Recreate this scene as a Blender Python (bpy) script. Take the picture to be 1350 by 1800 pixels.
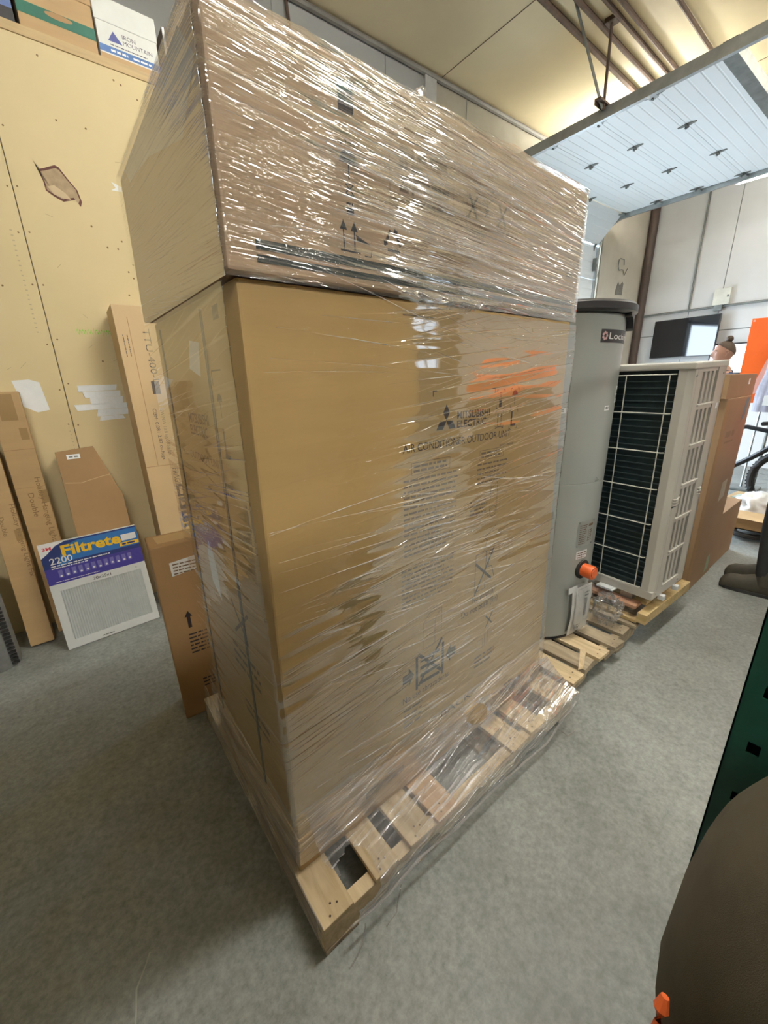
import bpy, bmesh, math, random
from mathutils import Vector, Matrix, noise
random.seed(7)
D = bpy.data
for o in list(D.objects): D.objects.remove(o)
SC = bpy.context.scene
COL = SC.collection
PI = math.pi

# ------------------------------------------------------------------ camera
FPX = 708.16
cam_d = D.cameras.new('camera'); cam = D.objects.new('camera', cam_d); COL.objects.link(cam)
cam_d.sensor_fit = 'VERTICAL'; cam_d.sensor_height = 24.0; cam_d.lens = FPX/1800*24.0
cam_d.clip_start = 0.02; cam_d.clip_end = 200
yaw, pitch, roll = 0.8989, 0.3126, -0.0244
fw = Vector((math.cos(yaw)*math.cos(pitch), math.sin(yaw)*math.cos(pitch), -math.sin(pitch)))
rt = Vector((math.sin(yaw), -math.cos(yaw), 0)); up = rt.cross(fw)
r2 = rt*math.cos(roll)+up*math.sin(roll); u2 = up*math.cos(roll)-rt*math.sin(roll)
cam.matrix_world = Matrix(((r2.x, u2.x, -fw.x, -0.2478), (r2.y, u2.y, -fw.y, -0.5839), (r2.z, u2.z, -fw.z, 1.3499), (0, 0, 0, 1)))
SC.camera = cam

# ------------------------------------------------------------------ world, light, exposure
W = D.worlds.new('daylight'); SC.world = W; W.use_nodes = True
bg = W.node_tree.nodes['Background']; bg.inputs['Color'].default_value = (0.72, 0.86, 1.0, 1); bg.inputs['Strength'].default_value = 20.0
SC.view_settings.view_transform = 'Standard'; SC.view_settings.look = 'None'
SC.view_settings.exposure = 0.10; SC.view_settings.gamma = 1.0; SC.view_settings.use_curve_mapping = False
LAMP_STRENGTH = 150.0
LAMP_COLOR = (1.0, 0.975, 0.91)

def portal(loc, rot, sx, sy):
    l = D.lights.new('daylight_portal', 'AREA'); l.shape = 'RECTANGLE'; l.size = sx; l.size_y = sy
    l.cycles.is_portal = True
    o = D.objects.new('daylight_portal', l); COL.objects.link(o); o.location = loc; o.rotation_euler = rot
    return o
portal((5.2, 2.95, 1.2), (-PI/2, 0, -0.035), 2.5, 2.3)
portal((6.55, -6.16, 2.15), (PI/2, 0, 0), .8, .8)

# ------------------------------------------------------------------ materials
MATS = {}
def nt_new(name):
    m = D.materials.new(name); m.use_nodes = True; nt = m.node_tree
    return m, nt, nt.nodes['Principled BSDF']
def N(nt, t, **kw):
    n = nt.nodes.new(t)
    for k, v in kw.items(): setattr(n, k, v)
    return n
def ramp(nt, stops):
    r = N(nt, 'ShaderNodeValToRGB'); e = r.color_ramp.elements
    e[0].position, e[0].color = stops[0][0], (*stops[0][1], 1); e[1].position, e[1].color = stops[-1][0], (*stops[-1][1], 1)
    for p, c in stops[1:-1]:
        x = e.new(p); x.color = (*c, 1)
    return r
def mat(name, color, rough=0.6, metal=0.0, var=0.12, scale=8.0, bump=0.0, bscale=60.0, stretch=(1, 1, 1), spec=0.5, coat=0.0, emit=None, estr=0.0, fine=0.0):
    if name in MATS: return MATS[name]
    m, nt, b = nt_new(name)
    b.inputs['Roughness'].default_value = rough; b.inputs['Metallic'].default_value = metal
    b.inputs['Specular IOR Level'].default_value = spec; b.inputs['Coat Weight'].default_value = coat
    tc = N(nt, 'ShaderNodeTexCoord'); mp = N(nt, 'ShaderNodeMapping'); mp.inputs['Scale'].default_value = stretch
    nt.links.new(tc.outputs['Object'], mp.inputs['Vector'])
    nz = N(nt, 'ShaderNodeTexNoise'); nz.inputs['Scale'].default_value = scale; nz.inputs['Detail'].default_value = 6; nz.inputs['Roughness'].default_value = 0.6
    nt.links.new(mp.outputs['Vector'], nz.inputs['Vector'])
    lo = tuple(max(0, c*(1-var)) for c in color); hi = tuple(min(1, c*(1+var)) for c in color)
    r = ramp(nt, [(0.3, lo), (0.7, hi)]); nt.links.new(nz.outputs['Fac'], r.inputs['Fac'])
    nt.links.new(r.outputs['Color'], b.inputs['Base Color'])
    if bump:
        n2 = N(nt, 'ShaderNodeTexNoise'); n2.inputs['Scale'].default_value = bscale; n2.inputs['Detail'].default_value = 4
        nt.links.new(mp.outputs['Vector'], n2.inputs['Vector'])
        bp = N(nt, 'ShaderNodeBump'); bp.inputs['Strength'].default_value = bump; bp.inputs['Distance'].default_value = 0.004
        nt.links.new(n2.outputs['Fac'], bp.inputs['Height']); nt.links.new(bp.outputs['Normal'], b.inputs['Normal'])
    if emit:
        b.inputs['Emission Color'].default_value = (*emit, 1); b.inputs['Emission Strength'].default_value = estr
    MATS[name] = m; return m

kraft = mat('kraft_board', (0.47, 0.315, 0.15), 0.62, var=0.07, scale=3, bump=0.08, bscale=25, stretch=(1, 1, 6))
kraft_yellow = mat('kraft_board_yellow', (0.54, 0.365, 0.145), 0.55, var=0.05, scale=2.5, bump=0.06, bscale=25, stretch=(1, 1, 6))
kraft_pink = mat('kraft_board_pinkish', (0.45, 0.315, 0.20), 0.6, var=0.05, scale=2.5, bump=0.06, bscale=25, stretch=(1, 1, 6))
kraft_dark = mat('kraft_board_brown', (0.36, 0.22, 0.10), 0.65, var=0.08, scale=3, bump=0.08, bscale=25)
kraft_far = mat('kraft_board_reddish', (0.34, 0.215, 0.115), 0.62, var=0.10, scale=2, bump=0.08, bscale=25)
kraft_light = mat('kraft_board_light', (0.58, 0.42, 0.23), 0.62, var=0.05, scale=3, bump=0.06, bscale=25)
tape_brown = mat('packing_tape', (0.36, 0.24, 0.11), 0.25, var=0.05, spec=0.6)
edge_paper = mat('torn_paper', (0.60, 0.47, 0.30), 0.8, var=0.1)
ink = mat('printed_ink', (0.030, 0.022, 0.028), 0.55, var=0.0)
ink_soft = mat('printed_ink_faded', (0.17, 0.115, 0.07), 0.6, var=0.0)
ink_brown = mat('printed_ink_brown', (0.22, 0.13, 0.05), 0.6, var=0.0)
band_ink = mat('printed_band', (0.018, 0.028, 0.028), 0.5, var=0.1)
white_print = mat('white_print', (0.82, 0.83, 0.82), 0.5, var=0.02)
paper = mat('white_paper', (0.78, 0.79, 0.78), 0.6, var=0.03)
sticker = mat('white_sticker', (0.85, 0.87, 0.88), 0.4, var=0.02)
steel = mat('galvanised_steel', (0.42, 0.44, 0.44), 0.38, 0.85, var=0.15, scale=12)
steel_dark = mat('dull_steel', (0.20, 0.21, 0.20), 0.5, 0.6, var=0.2, scale=12)
rust = mat('rusty_steel', (0.095, 0.060, 0.040), 0.75, 0.2, var=0.3, scale=20)
door_white = mat('door_white_enamel', (0.80, 0.84, 0.85), 0.42, var=0.015, scale=2)
black_plastic = mat('black_plastic', (0.022, 0.022, 0.026), 0.38, var=0.1)
rubber = mat('black_rubber', (0.018, 0.018, 0.018), 0.7, var=0.2)
black_metal = mat('black_metal', (0.02, 0.02, 0.022), 0.35, 0.3, var=0.1)
heater_grey = mat('heater_grey_enamel', (0.36, 0.385, 0.37), 0.34, var=0.02, scale=2, coat=0.15)
unit_beige = mat('unit_beige_enamel', (0.57, 0.55, 0.50), 0.42, var=0.02, scale=2)
coil_dark = mat('coil_fin_dark', (0.012, 0.030, 0.035), 0.5, var=0.25, scale=30)
coil_row = mat('coil_fin_row', (0.05, 0.075, 0.08), 0.45, 0.3, var=0.3, scale=20)
wire_white = mat('guard_wire', (0.62, 0.62, 0.55), 0.45, var=0.03)
orange_plastic = mat('orange_plastic', (0.85, 0.16, 0.04), 0.4, var=0.04)
orange_vinyl = mat('orange_vinyl', (0.90, 0.15, 0.02), 0.35, var=0.04)
green_paint = mat('green_rack_paint', (0.012, 0.085, 0.060), 0.45, var=0.18, scale=14, bump=0.05)
olive_cloth = mat('olive_fabric', (0.085, 0.072, 0.046), 0.9, var=0.14, scale=10, bump=0.5, bscale=900)
skin = mat('skin', (0.47, 0.265, 0.195), 0.55, var=0.08, scale=20)
hair_brown = mat('hair_brown', (0.075, 0.048, 0.032), 0.7, var=0.3, scale=60, bump=0.5, bscale=120)
navy = mat('navy_cloth', (0.030, 0.055, 0.12), 0.85, var=0.2, scale=15)
dark_cloth = mat('dark_trousers', (0.022, 0.025, 0.026), 0.9, var=0.2, scale=20)
boot_leather = mat('boot_leather', (0.050, 0.045, 0.032), 0.65, var=0.2, scale=20)
screen_black = mat('tv_glass', (0.004, 0.005, 0.008), 0.06, var=0.0, spec=0.7)
lavender_cloth = mat('grey_lavender_cloth', (0.22, 0.21, 0.24), 0.85, var=0.2, scale=12, bump=0.4, bscale=30)
white_plastic_film = mat('white_plastic', (0.72, 0.74, 0.75), 0.35, var=0.05)
brown_pipe = mat('brown_pipe_paint', (0.075, 0.050, 0.040), 0.55, var=0.2, scale=10)
blue_board = mat('blue_board', (0.10, 0.16, 0.36), 0.5, var=0.08)
archive_white = mat('archive_box_white', (0.70, 0.72, 0.68), 0.6, var=0.03)
archive_green = mat('archive_green', (0.022, 0.14, 0.095), 0.6, var=0.1)
archive_blue = mat('archive_blue', (0.07, 0.17, 0.42), 0.55, var=0.05)
logo_navy = mat('logo_navy', (0.07, 0.09, 0.30), 0.55, var=0.05)
filter_media = mat('pleated_media', (0.60, 0.635, 0.635), 0.7, var=0.04, scale=20)
filter_card = mat('filter_frame_card', (0.74, 0.77, 0.76), 0.55, var=0.03)
f_blue = mat('print_blue', (0.045, 0.22, 0.60), 0.25, var=0.12, scale=3)
f_navy = mat('print_navy', (0.030, 0.055, 0.22), 0.25, var=0.1)
f_violet = mat('print_violet', (0.075, 0.065, 0.36), 0.25, var=0.06)
f_violet2 = mat('print_light_violet', (0.20, 0.19, 0.52), 0.25, var=0.05)
f_yellow = mat('print_yellow', (0.90, 0.60, 0.03), 0.3, var=0.03)
f_red = mat('print_red', (0.70, 0.05, 0.08), 0.3, var=0.02)
green_marker = mat('green_marker', (0.24, 0.62, 0.06), 0.6, var=0.1)
tape_white = mat('white_wall_tape', (0.80, 0.83, 0.84), 0.35, var=0.05, bump=0.5, bscale=40)
torn_brown = mat('torn_gypsum_paper', (0.40, 0.30, 0.19), 0.85, var=0.2, scale=30)
torn_dark = mat('torn_edge_dark', (0.13, 0.055, 0.045), 0.85, var=0.3, scale=40)
grey_roll = mat('grey_roll', (0.20, 0.205, 0.20), 0.75, var=0.15, scale=20)
wood_cap = mat('ledge_board', (0.50, 0.37, 0.19), 0.65, var=0.12, scale=4, stretch=(1, 12, 12))

def wood(name, c1, c2, dirt=0.3, seed=0.0):
    m, nt, b = nt_new(name)
    b.inputs['Roughness'].default_value = 0.72
    tc = N(nt, 'ShaderNodeTexCoord'); mp = N(nt, 'ShaderNodeMapping'); mp.inputs['Scale'].default_value = (14, 1.6, 14); mp.inputs['Location'].default_value = (seed, seed*1.7, 0)
    info = N(nt, 'ShaderNodeObjectInfo'); ad = N(nt, 'ShaderNodeVectorMath', operation='ADD')
    sc = N(nt, 'ShaderNodeVectorMath', operation='SCALE'); sc.inputs['Scale'].default_value = 9.0
    cb = N(nt, 'ShaderNodeCombineXYZ')
    for k in 'XYZ': nt.links.new(info.outputs['Random'], cb.inputs[k])
    nt.links.new(cb.outputs[0], sc.inputs[0]); nt.links.new(tc.outputs['Object'], mp.inputs['Vector'])
    nt.links.new(mp.outputs[0], ad.inputs[0]); nt.links.new(sc.outputs[0], ad.inputs[1])
    n1 = N(nt, 'ShaderNodeTexNoise'); n1.inputs['Scale'].default_value = 3.0; n1.inputs['Detail'].default_value = 8; n1.inputs['Distortion'].default_value = 0.6
    nt.links.new(ad.outputs[0], n1.inputs['Vector'])
    r = ramp(nt, [(0.32, c1), (0.68, c2)]); nt.links.new(n1.outputs['Fac'], r.inputs['Fac'])
    n2 = N(nt, 'ShaderNodeTexNoise'); n2.inputs['Scale'].default_value = 5.0; n2.inputs['Detail'].default_value = 5
    nt.links.new(tc.outputs['Object'], n2.inputs['Vector'])
    r3 = ramp(nt, [(0.42, (0, 0, 0)), (0.75, (1, 1, 1))]); nt.links.new(n2.outputs['Fac'], r3.inputs['Fac'])
    ml = N(nt, 'ShaderNodeMath', operation='MULTIPLY'); ml.inputs[1].default_value = dirt; nt.links.new(r3.outputs['Color'], ml.inputs[0])
    mx = N(nt, 'ShaderNodeMix', data_type='RGBA'); nt.links.new(ml.outputs[0], mx.inputs['Factor'])
    nt.links.new(r.outputs['Color'], mx.inputs[6]); mx.inputs[7].default_value = (0.10, 0.075, 0.05, 1)
    nt.links.new(mx.outputs[2], b.inputs['Base Color'])
    bp = N(nt, 'ShaderNodeBump'); bp.inputs['Strength'].default_value = 0.25; bp.inputs['Distance'].default_value = 0.003
    nt.links.new(n1.outputs['Fac'], bp.inputs['Height']); nt.links.new(bp.outputs['Normal'], b.inputs['Normal'])
    return m
wood_pale = wood('pine_pale', (0.50, 0.38, 0.22), (0.70, 0.56, 0.36), 0.25)
wood_orange = wood('pine_orange', (0.52, 0.34, 0.20), (0.66, 0.46, 0.29), 0.15, 3)
wood_old = wood('pine_weathered', (0.30, 0.245, 0.17), (0.47, 0.39, 0.27), 0.5, 5)
wood_yellow = wood('pine_yellow', (0.50, 0.36, 0.16), (0.68, 0.52, 0.27), 0.15, 7)
wood_red = wood('pine_reddish', (0.42, 0.22, 0.13), (0.55, 0.33, 0.21), 0.15, 9)

def concrete():
    m, nt, b = nt_new('concrete_floor')
    tc = N(nt, 'ShaderNodeTexCoord')
    n1 = N(nt, 'ShaderNodeTexNoise'); n1.inputs['Scale'].default_value = 2.2; n1.inputs['Detail'].default_value = 10; n1.inputs['Roughness'].default_value = 0.68
    n2 = N(nt, 'ShaderNodeTexNoise'); n2.inputs['Scale'].default_value = 55; n2.inputs['Detail'].default_value = 8; n2.inputs['Roughness'].default_value = 0.75
    n3 = N(nt, 'ShaderNodeTexNoise'); n3.inputs['Scale'].default_value = 13; n3.inputs['Detail'].default_value = 6; n3.inputs['Distortion'].default_value = 1.2
    for n in (n1, n2, n3): nt.links.new(tc.outputs['Object'], n.inputs['Vector'])
    r1 = ramp(nt, [(0.3, (0.190, 0.204, 0.198)), (0.72, (0.285, 0.302, 0.292))]); nt.links.new(n1.outputs['Fac'], r1.inputs['Fac'])
    r2_ = ramp(nt, [(0.3, (0.62, 0.62, 0.61)), (0.62, (1.14, 1.14, 1.14))]); nt.links.new(n2.outputs['Fac'], r2_.inputs['Fac'])
    r3_ = ramp(nt, [(0.30, (0.84, 0.84, 0.83)), (0.55, (1.04, 1.04, 1.04)), (0.8, (1.10, 1.10, 1.09))]); nt.links.new(n3.outputs['Fac'], r3_.inputs['Fac'])
    m1 = N(nt, 'ShaderNodeMix', data_type='RGBA', blend_type='MULTIPLY'); m1.inputs['Factor'].default_value = 1
    nt.links.new(r1.outputs[0], m1.inputs[6]); nt.links.new(r2_.outputs[0], m1.inputs[7])
    m2 = N(nt, 'ShaderNodeMix', data_type='RGBA', blend_type='MULTIPLY'); m2.inputs['Factor'].default_value = 1
    nt.links.new(m1.outputs[2], m2.inputs[6]); nt.links.new(r3_.outputs[0], m2.inputs[7])
    nt.links.new(m2.outputs[2], b.inputs['Base Color'])
    rr = ramp(nt, [(0.3, (0.42,)*3), (0.7, (0.62,)*3)]); nt.links.new(n3.outputs['Fac'], rr.inputs['Fac']); nt.links.new(rr.outputs[0], b.inputs['Roughness'])
    bp = N(nt, 'ShaderNodeBump'); bp.inputs['Strength'].default_value = 0.12; bp.inputs['Distance'].default_value = 0.003
    nt.links.new(n2.outputs['Fac'], bp.inputs['Height']); nt.links.new(bp.outputs['Normal'], b.inputs['Normal'])
    return m
floor_mat = concrete()
crack_fill = mat('pale_crack_filler', (0.37, 0.37, 0.34), 0.7, var=0.15, scale=30)
wall_yellow = mat('yellow_gypsum_board', (0.66, 0.545, 0.315), 0.78, var=0.04, scale=2.0, bump=0.05, bscale=12)
wall_grey = mat('grey_painted_wall', (0.30, 0.305, 0.295), 0.8, var=0.06, scale=1.5)
wall_tan = mat('tan_painted_wall', (0.30, 0.275, 0.215), 0.8, var=0.10, scale=4)
wall_white = mat('white_painted_concrete', (0.60, 0.60, 0.59), 0.75, var=0.05, scale=1.5, bump=0.05, bscale=30)
wall_cream = mat('cream_painted_wall', (0.55, 0.51, 0.43), 0.8, var=0.08, scale=3)
wall_brown = mat('brown_panelled_wall', (0.085, 0.07, 0.05), 0.8, var=0.1, scale=2)
ceil_mat = mat('ceiling_insulation', (0.66, 0.56, 0.36), 0.62, var=0.07, scale=1.2, bump=0.25, bscale=3)
ceil_seam = mat('ceiling_seam', (0.16, 0.11, 0.07), 0.8, var=0.3)
damage_grey = mat('bare_concrete_patch', (0.20, 0.19, 0.17), 0.9, var=0.3, scale=40)
tube_main = mat('lamp_tube_main', (0.9, 0.9, 0.9), 0.5, var=0.0, emit=LAMP_COLOR, estr=LAMP_STRENGTH*1.5)
tube_aisle = mat('lamp_tube_aisle', (0.9, 0.9, 0.9), 0.5, var=0.0, emit=LAMP_COLOR, estr=LAMP_STRENGTH*0.68)
tube_thin = mat('lamp_tube_thin', (0.9, 0.9, 0.9), 0.5, var=0.0, emit=LAMP_COLOR, estr=LAMP_STRENGTH*1.3)
tube_left = mat('lamp_tube_left', (0.9, 0.9, 0.9), 0.5, var=0.0, emit=LAMP_COLOR, estr=LAMP_STRENGTH*2.0)
tube_door = mat('lamp_tube_door', (0.9, 0.9, 0.9), 0.5, var=0.0, emit=(1.0, 0.97, 0.92), estr=20.0)
lamp_housing = mat('lamp_housing', (0.75, 0.75, 0.73), 0.5, var=0.02)
window_glass_frame = mat('window_frame_white', (0.7, 0.7, 0.7), 0.5, var=0.02)
asphalt = mat('outside_pavement', (0.45, 0.45, 0.45), 0.85, var=0.15, scale=10)

def film_material(name, haze, streak_scale, bump_s, tilt, gloss=1.0, rough=0.10, lo=0.56, hi=0.72, base=0.12, layers=0.0, su=1.0):
    """clear stretch film: see-through, mirrors lamps along fine stretched ridges, a faint milky body"""
    m = D.materials.new(name); m.use_nodes = True; nt = m.node_tree
    for n in list(nt.nodes):
        if n.type != 'OUTPUT_MATERIAL': nt.nodes.remove(n)
    out = [n for n in nt.nodes if n.type == 'OUTPUT_MATERIAL'][0]
    uv = N(nt, 'ShaderNodeUVMap'); uv.uv_map = 'UVMap'
    def streak(sx, sy, detail, rot, dist=0.0):
        mp0 = N(nt, 'ShaderNodeMapping'); mp0.inputs['Rotation'].default_value = (0, 0, rot)
        mp = N(nt, 'ShaderNodeMapping'); mp.inputs['Scale'].default_value = (sx, sy, 1)
        nt.links.new(uv.outputs[0], mp0.inputs['Vector']); nt.links.new(mp0.outputs[0], mp.inputs['Vector'])
        n = N(nt, 'ShaderNodeTexNoise'); n.inputs['Scale'].default_value = 1.0; n.inputs['Detail'].default_value = detail; n.inputs['Distortion'].default_value = dist
        nt.links.new(mp.outputs[0], n.inputs['Vector']); return n
    def mth(op, a, b, clamp=False):
        n = N(nt, 'ShaderNodeMath', operation=op, use_clamp=clamp)
        for k, v in ((0, a), (1, b)):
            if isinstance(v, (int, float)): n.inputs[k].default_value = v
            else: nt.links.new(v, n.inputs[k])
        return n.outputs[0]
    a = streak(su, streak_scale, 1, tilt); b_ = streak(su*1.7, streak_scale*2.0, 1, tilt*2.2); c = streak(4.0*su**.5, 14.0, 1, 0.25)
    ra = ramp(nt, [(lo, (0, 0, 0)), (hi, (1, 1, 1))]); nt.links.new(a.outputs['Fac'], ra.inputs['Fac'])
    rb_ = ramp(nt, [(lo+.02, (0, 0, 0)), (hi, (1, 1, 1))]); nt.links.new(b_.outputs['Fac'], rb_.inputs['Fac'])
    pm = ramp(nt, [(0.38, (0.25,)*3), (0.60, (1, 1, 1))]); nt.links.new(c.outputs['Fac'], pm.inputs['Fac'])
    ridge = mth('ADD', ra.outputs[0], mth('MULTIPLY', rb_.outputs[0], 0.5)); ridge = mth('MULTIPLY', ridge, pm.outputs[0])
    hgt = mth('ADD', ridge, mth('MULTIPLY', a.outputs['Fac'], base))
    bm = N(nt, 'ShaderNodeBump'); bm.inputs['Distance'].default_value = 0.004; bm.inputs['Strength'].default_value = bump_s; nt.links.new(hgt, bm.inputs['Height'])
    gl = N(nt, 'ShaderNodeBsdfGlossy'); gl.inputs['Roughness'].default_value = rough; gl.inputs['Color'].default_value = (1, 1, 1, 1); nt.links.new(bm.outputs[0], gl.inputs['Normal'])
    tr = N(nt, 'ShaderNodeBsdfTransparent'); tr.inputs['Color'].default_value = (0.98, 0.975, 0.97, 1)
    df = N(nt, 'ShaderNodeBsdfDiffuse'); df.inputs['Color'].default_value = (0.72, 0.70, 0.70, 1)
    hz = mth('MULTIPLY', mth('ADD', mth('MULTIPLY', ridge, 1.6), 0.7), haze, True)
    m1 = N(nt, 'ShaderNodeMixShader'); nt.links.new(hz, m1.inputs[0]); nt.links.new(tr.outputs[0], m1.inputs[1]); nt.links.new(df.outputs[0], m1.inputs[2])
    fr = N(nt, 'ShaderNodeFresnel'); fr.inputs['IOR'].default_value = 1.45
    fm = mth('MULTIPLY', mth('ADD', fr.outputs[0], layers), mth('MULTIPLY', mth('ADD', mth('MULTIPLY', ridge, 1.2), 0.9), gloss)); fm = mth('MINIMUM', fm, 0.5)
    m2 = N(nt, 'ShaderNodeMixShader'); nt.links.new(fm, m2.inputs[0]); nt.links.new(m1.outputs[0], m2.inputs[1]); nt.links.new(gl.outputs[0], m2.inputs[2])
    nt.links.new(m2.outputs[0], out.inputs['Surface'])
    return m
film_upper_m = film_material('stretch_film_layered', 0.055, 190, 0.75, -0.05, gloss=0.75, rough=0.03, lo=.55, hi=.70, base=.25, layers=0.05, su=0.4)
film_lower_m = film_material('stretch_film_taut', 0.012, 90, 0.45, 0.10, gloss=0.42, rough=0.035, lo=.60, hi=.70, base=.02)
film_low_m = film_material('stretch_film_gathered', 0.10, 110, 1.0, 0.12, gloss=0.45, rough=0.25, lo=.52, hi=.68, base=.3)
film_skirt_m = film_material('stretch_film_loose', 0.22, 70, 0.9, 0.10, gloss=0.9, rough=0.16, lo=.53, hi=.68, base=.25)
bag_film_m = film_material('crumpled_clear_film', 0.10, 20, 0.7, 0.5, gloss=1.2, rough=0.08)

# ------------------------------------------------------------------ mesh helpers
class MB:
    def __init__(s): s.v = []; s.f = []; s.m = []; s.cur = 0
    def add(s, vs, fs):
        k = len(s.v); s.v += [tuple(p) for p in vs]
        for f in fs: s.f.append(tuple(i+k for i in f)); s.m.append(s.cur)
        return s
    def hexa(s, p):  # 8 corners: bottom 0-3 ccw, top 4-7
        return s.add(p, [(3, 2, 1, 0), (4, 5, 6, 7), (0, 1, 5, 4), (1, 2, 6, 5), (2, 3, 7, 6), (3, 0, 4, 7)])
    def box(s, x0, x1, y0, y1, z0, z1):
        return s.hexa([(x0, y0, z0), (x1, y0, z0), (x1, y1, z0), (x0, y1, z0), (x0, y0, z1), (x1, y0, z1), (x1, y1, z1), (x0, y1, z1)])
    def prism(s, pts, n):  # polygon pts (3d, planar) extruded by vector n
        n = Vector(n); a = [Vector(p) for p in pts]; b = [p+n for p in a]; k = len(a)
        return s.add(a+b, [tuple(range(k-1, -1, -1)), tuple(range(k, 2*k))]+[(i, (i+1) % k, (i+1) % k+k, i+k) for i in range(k)])
    def tube(s, pts, r, seg=8, closed=False, taper=None):
        pts = [Vector(p) for p in pts]; n = len(pts); rings = []
        for i, p in enumerate(pts):
            a = pts[i-1] if (i > 0 or closed) else p; b = pts[(i+1) % n] if (i < n-1 or closed) else p
            t = (b-a).normalized(); h = Vector((0, 0, 1)) if abs(t.z) < 0.9 else Vector((1, 0, 0))
            e1 = t.cross(h).normalized(); e2 = t.cross(e1)
            rr = r if taper is None else r*taper[i]
            rings.append([p+(e1*math.cos(2*PI*k/seg)+e2*math.sin(2*PI*k/seg))*rr for k in range(seg)])
        vs = [q for rg in rings for q in rg]; fs = []
        m = n if closed else n-1
        for i in range(m):
            j = (i+1) % n
            for k in range(seg): fs.append((i*seg+k, i*seg+(k+1) % seg, j*seg+(k+1) % seg, j*seg+k))
        if not closed: fs += [tuple(range(seg-1, -1, -1)), tuple((n-1)*seg+k for k in range(seg))]
        return s.add(vs, fs)
    def lathe(s, prof, c, seg=40, axis='z'):
        c = Vector(c); vs = []; fs = []
        for (r, h) in prof:
            for k in range(seg):
                a = 2*PI*k/seg; x, y = r*math.cos(a), r*math.sin(a)
                vs.append(c+(Vector((x, y, h)) if axis == 'z' else Vector((h, x, y)) if axis == 'x' else Vector((x, h, y))))
        for i in range(len(prof)-1):
            for k in range(seg): fs.append((i*seg+k, i*seg+(k+1) % seg, (i+1)*seg+(k+1) % seg, (i+1)*seg+k))
        if prof[0][0] > 1e-6: fs.append(tuple(range(seg-1, -1, -1)))
        if prof[-1][0] > 1e-6: fs.append(tuple((len(prof)-1)*seg+k for k in range(seg)))
        return s.add(vs, fs)
    def mesh(s, name):
        me = D.meshes.new(name); me.from_pydata(s.v, [], s.f); me.update(); return me

def finish(me, smooth=False, bevel=0.0, recalc=True, seg=2):
    bm = bmesh.new(); bm.from_mesh(me)
    if recalc: bmesh.ops.recalc_face_normals(bm, faces=bm.faces)
    if bevel:
        es = [e for e in bm.edges if len(e.link_faces) == 2 and e.calc_face_angle(0) > 0.6]
        bmesh.ops.bevel(bm, geom=es, offset=bevel, segments=seg, profile=0.6, affect='EDGES', clamp_overlap=True)
    bm.to_mesh(me); bm.free()
    if smooth:
        for p in me.polygons: p.use_smooth = True
        try: me.set_sharp_from_angle(angle=0.7)
        except Exception: pass
    return me
def obj(name, mb, m, parent=None, bevel=0.0, smooth=False, xf=None, recalc=True, local=False):
    me = mb.mesh(name) if isinstance(mb, MB) else mb
    mats = m if isinstance(m, (list, tuple)) else [m]
    for x in mats:
        if x.name not in [y.name for y in me.materials if y]: me.materials.append(x)
    if isinstance(mb, MB):
        if len(mats) > 1:
            for p, k in zip(me.polygons, mb.m): p.material_index = k
        finish(me, smooth, bevel, recalc)
    if xf is not None: me.transform(xf)
    o = D.objects.new(name, me); COL.objects.link(o)
    if parent:
        o.parent = parent
        if not local: o.matrix_parent_inverse = parent.matrix_basis.inverted()
    return o
def thing(name, label, cat, loc=(0, 0, 0), rot=(0, 0, 0), group=None, kind=None):
    o = D.objects.new(name, None); COL.objects.link(o); o.location = loc; o.rotation_euler = rot
    o.empty_display_size = 0.05
    o.matrix_basis = Matrix.LocRotScale(Vector(loc), __import__('mathutils').Euler(rot), None)
    return tag(o, label, cat, group, kind)
def tag(o, label=None, cat=None, group=None, kind=None):
    if label: o['label'] = label
    if cat: o['category'] = cat
    if group: o['group'] = group
    if kind: o['kind'] = kind
    return o
def share(o, parent, name, loc, rot=None, mats=None):
    c = o.copy(); COL.objects.link(c); c.name = name; c.parent = parent; c.location = loc
    if rot: c.rotation_euler = rot
    return c

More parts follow.
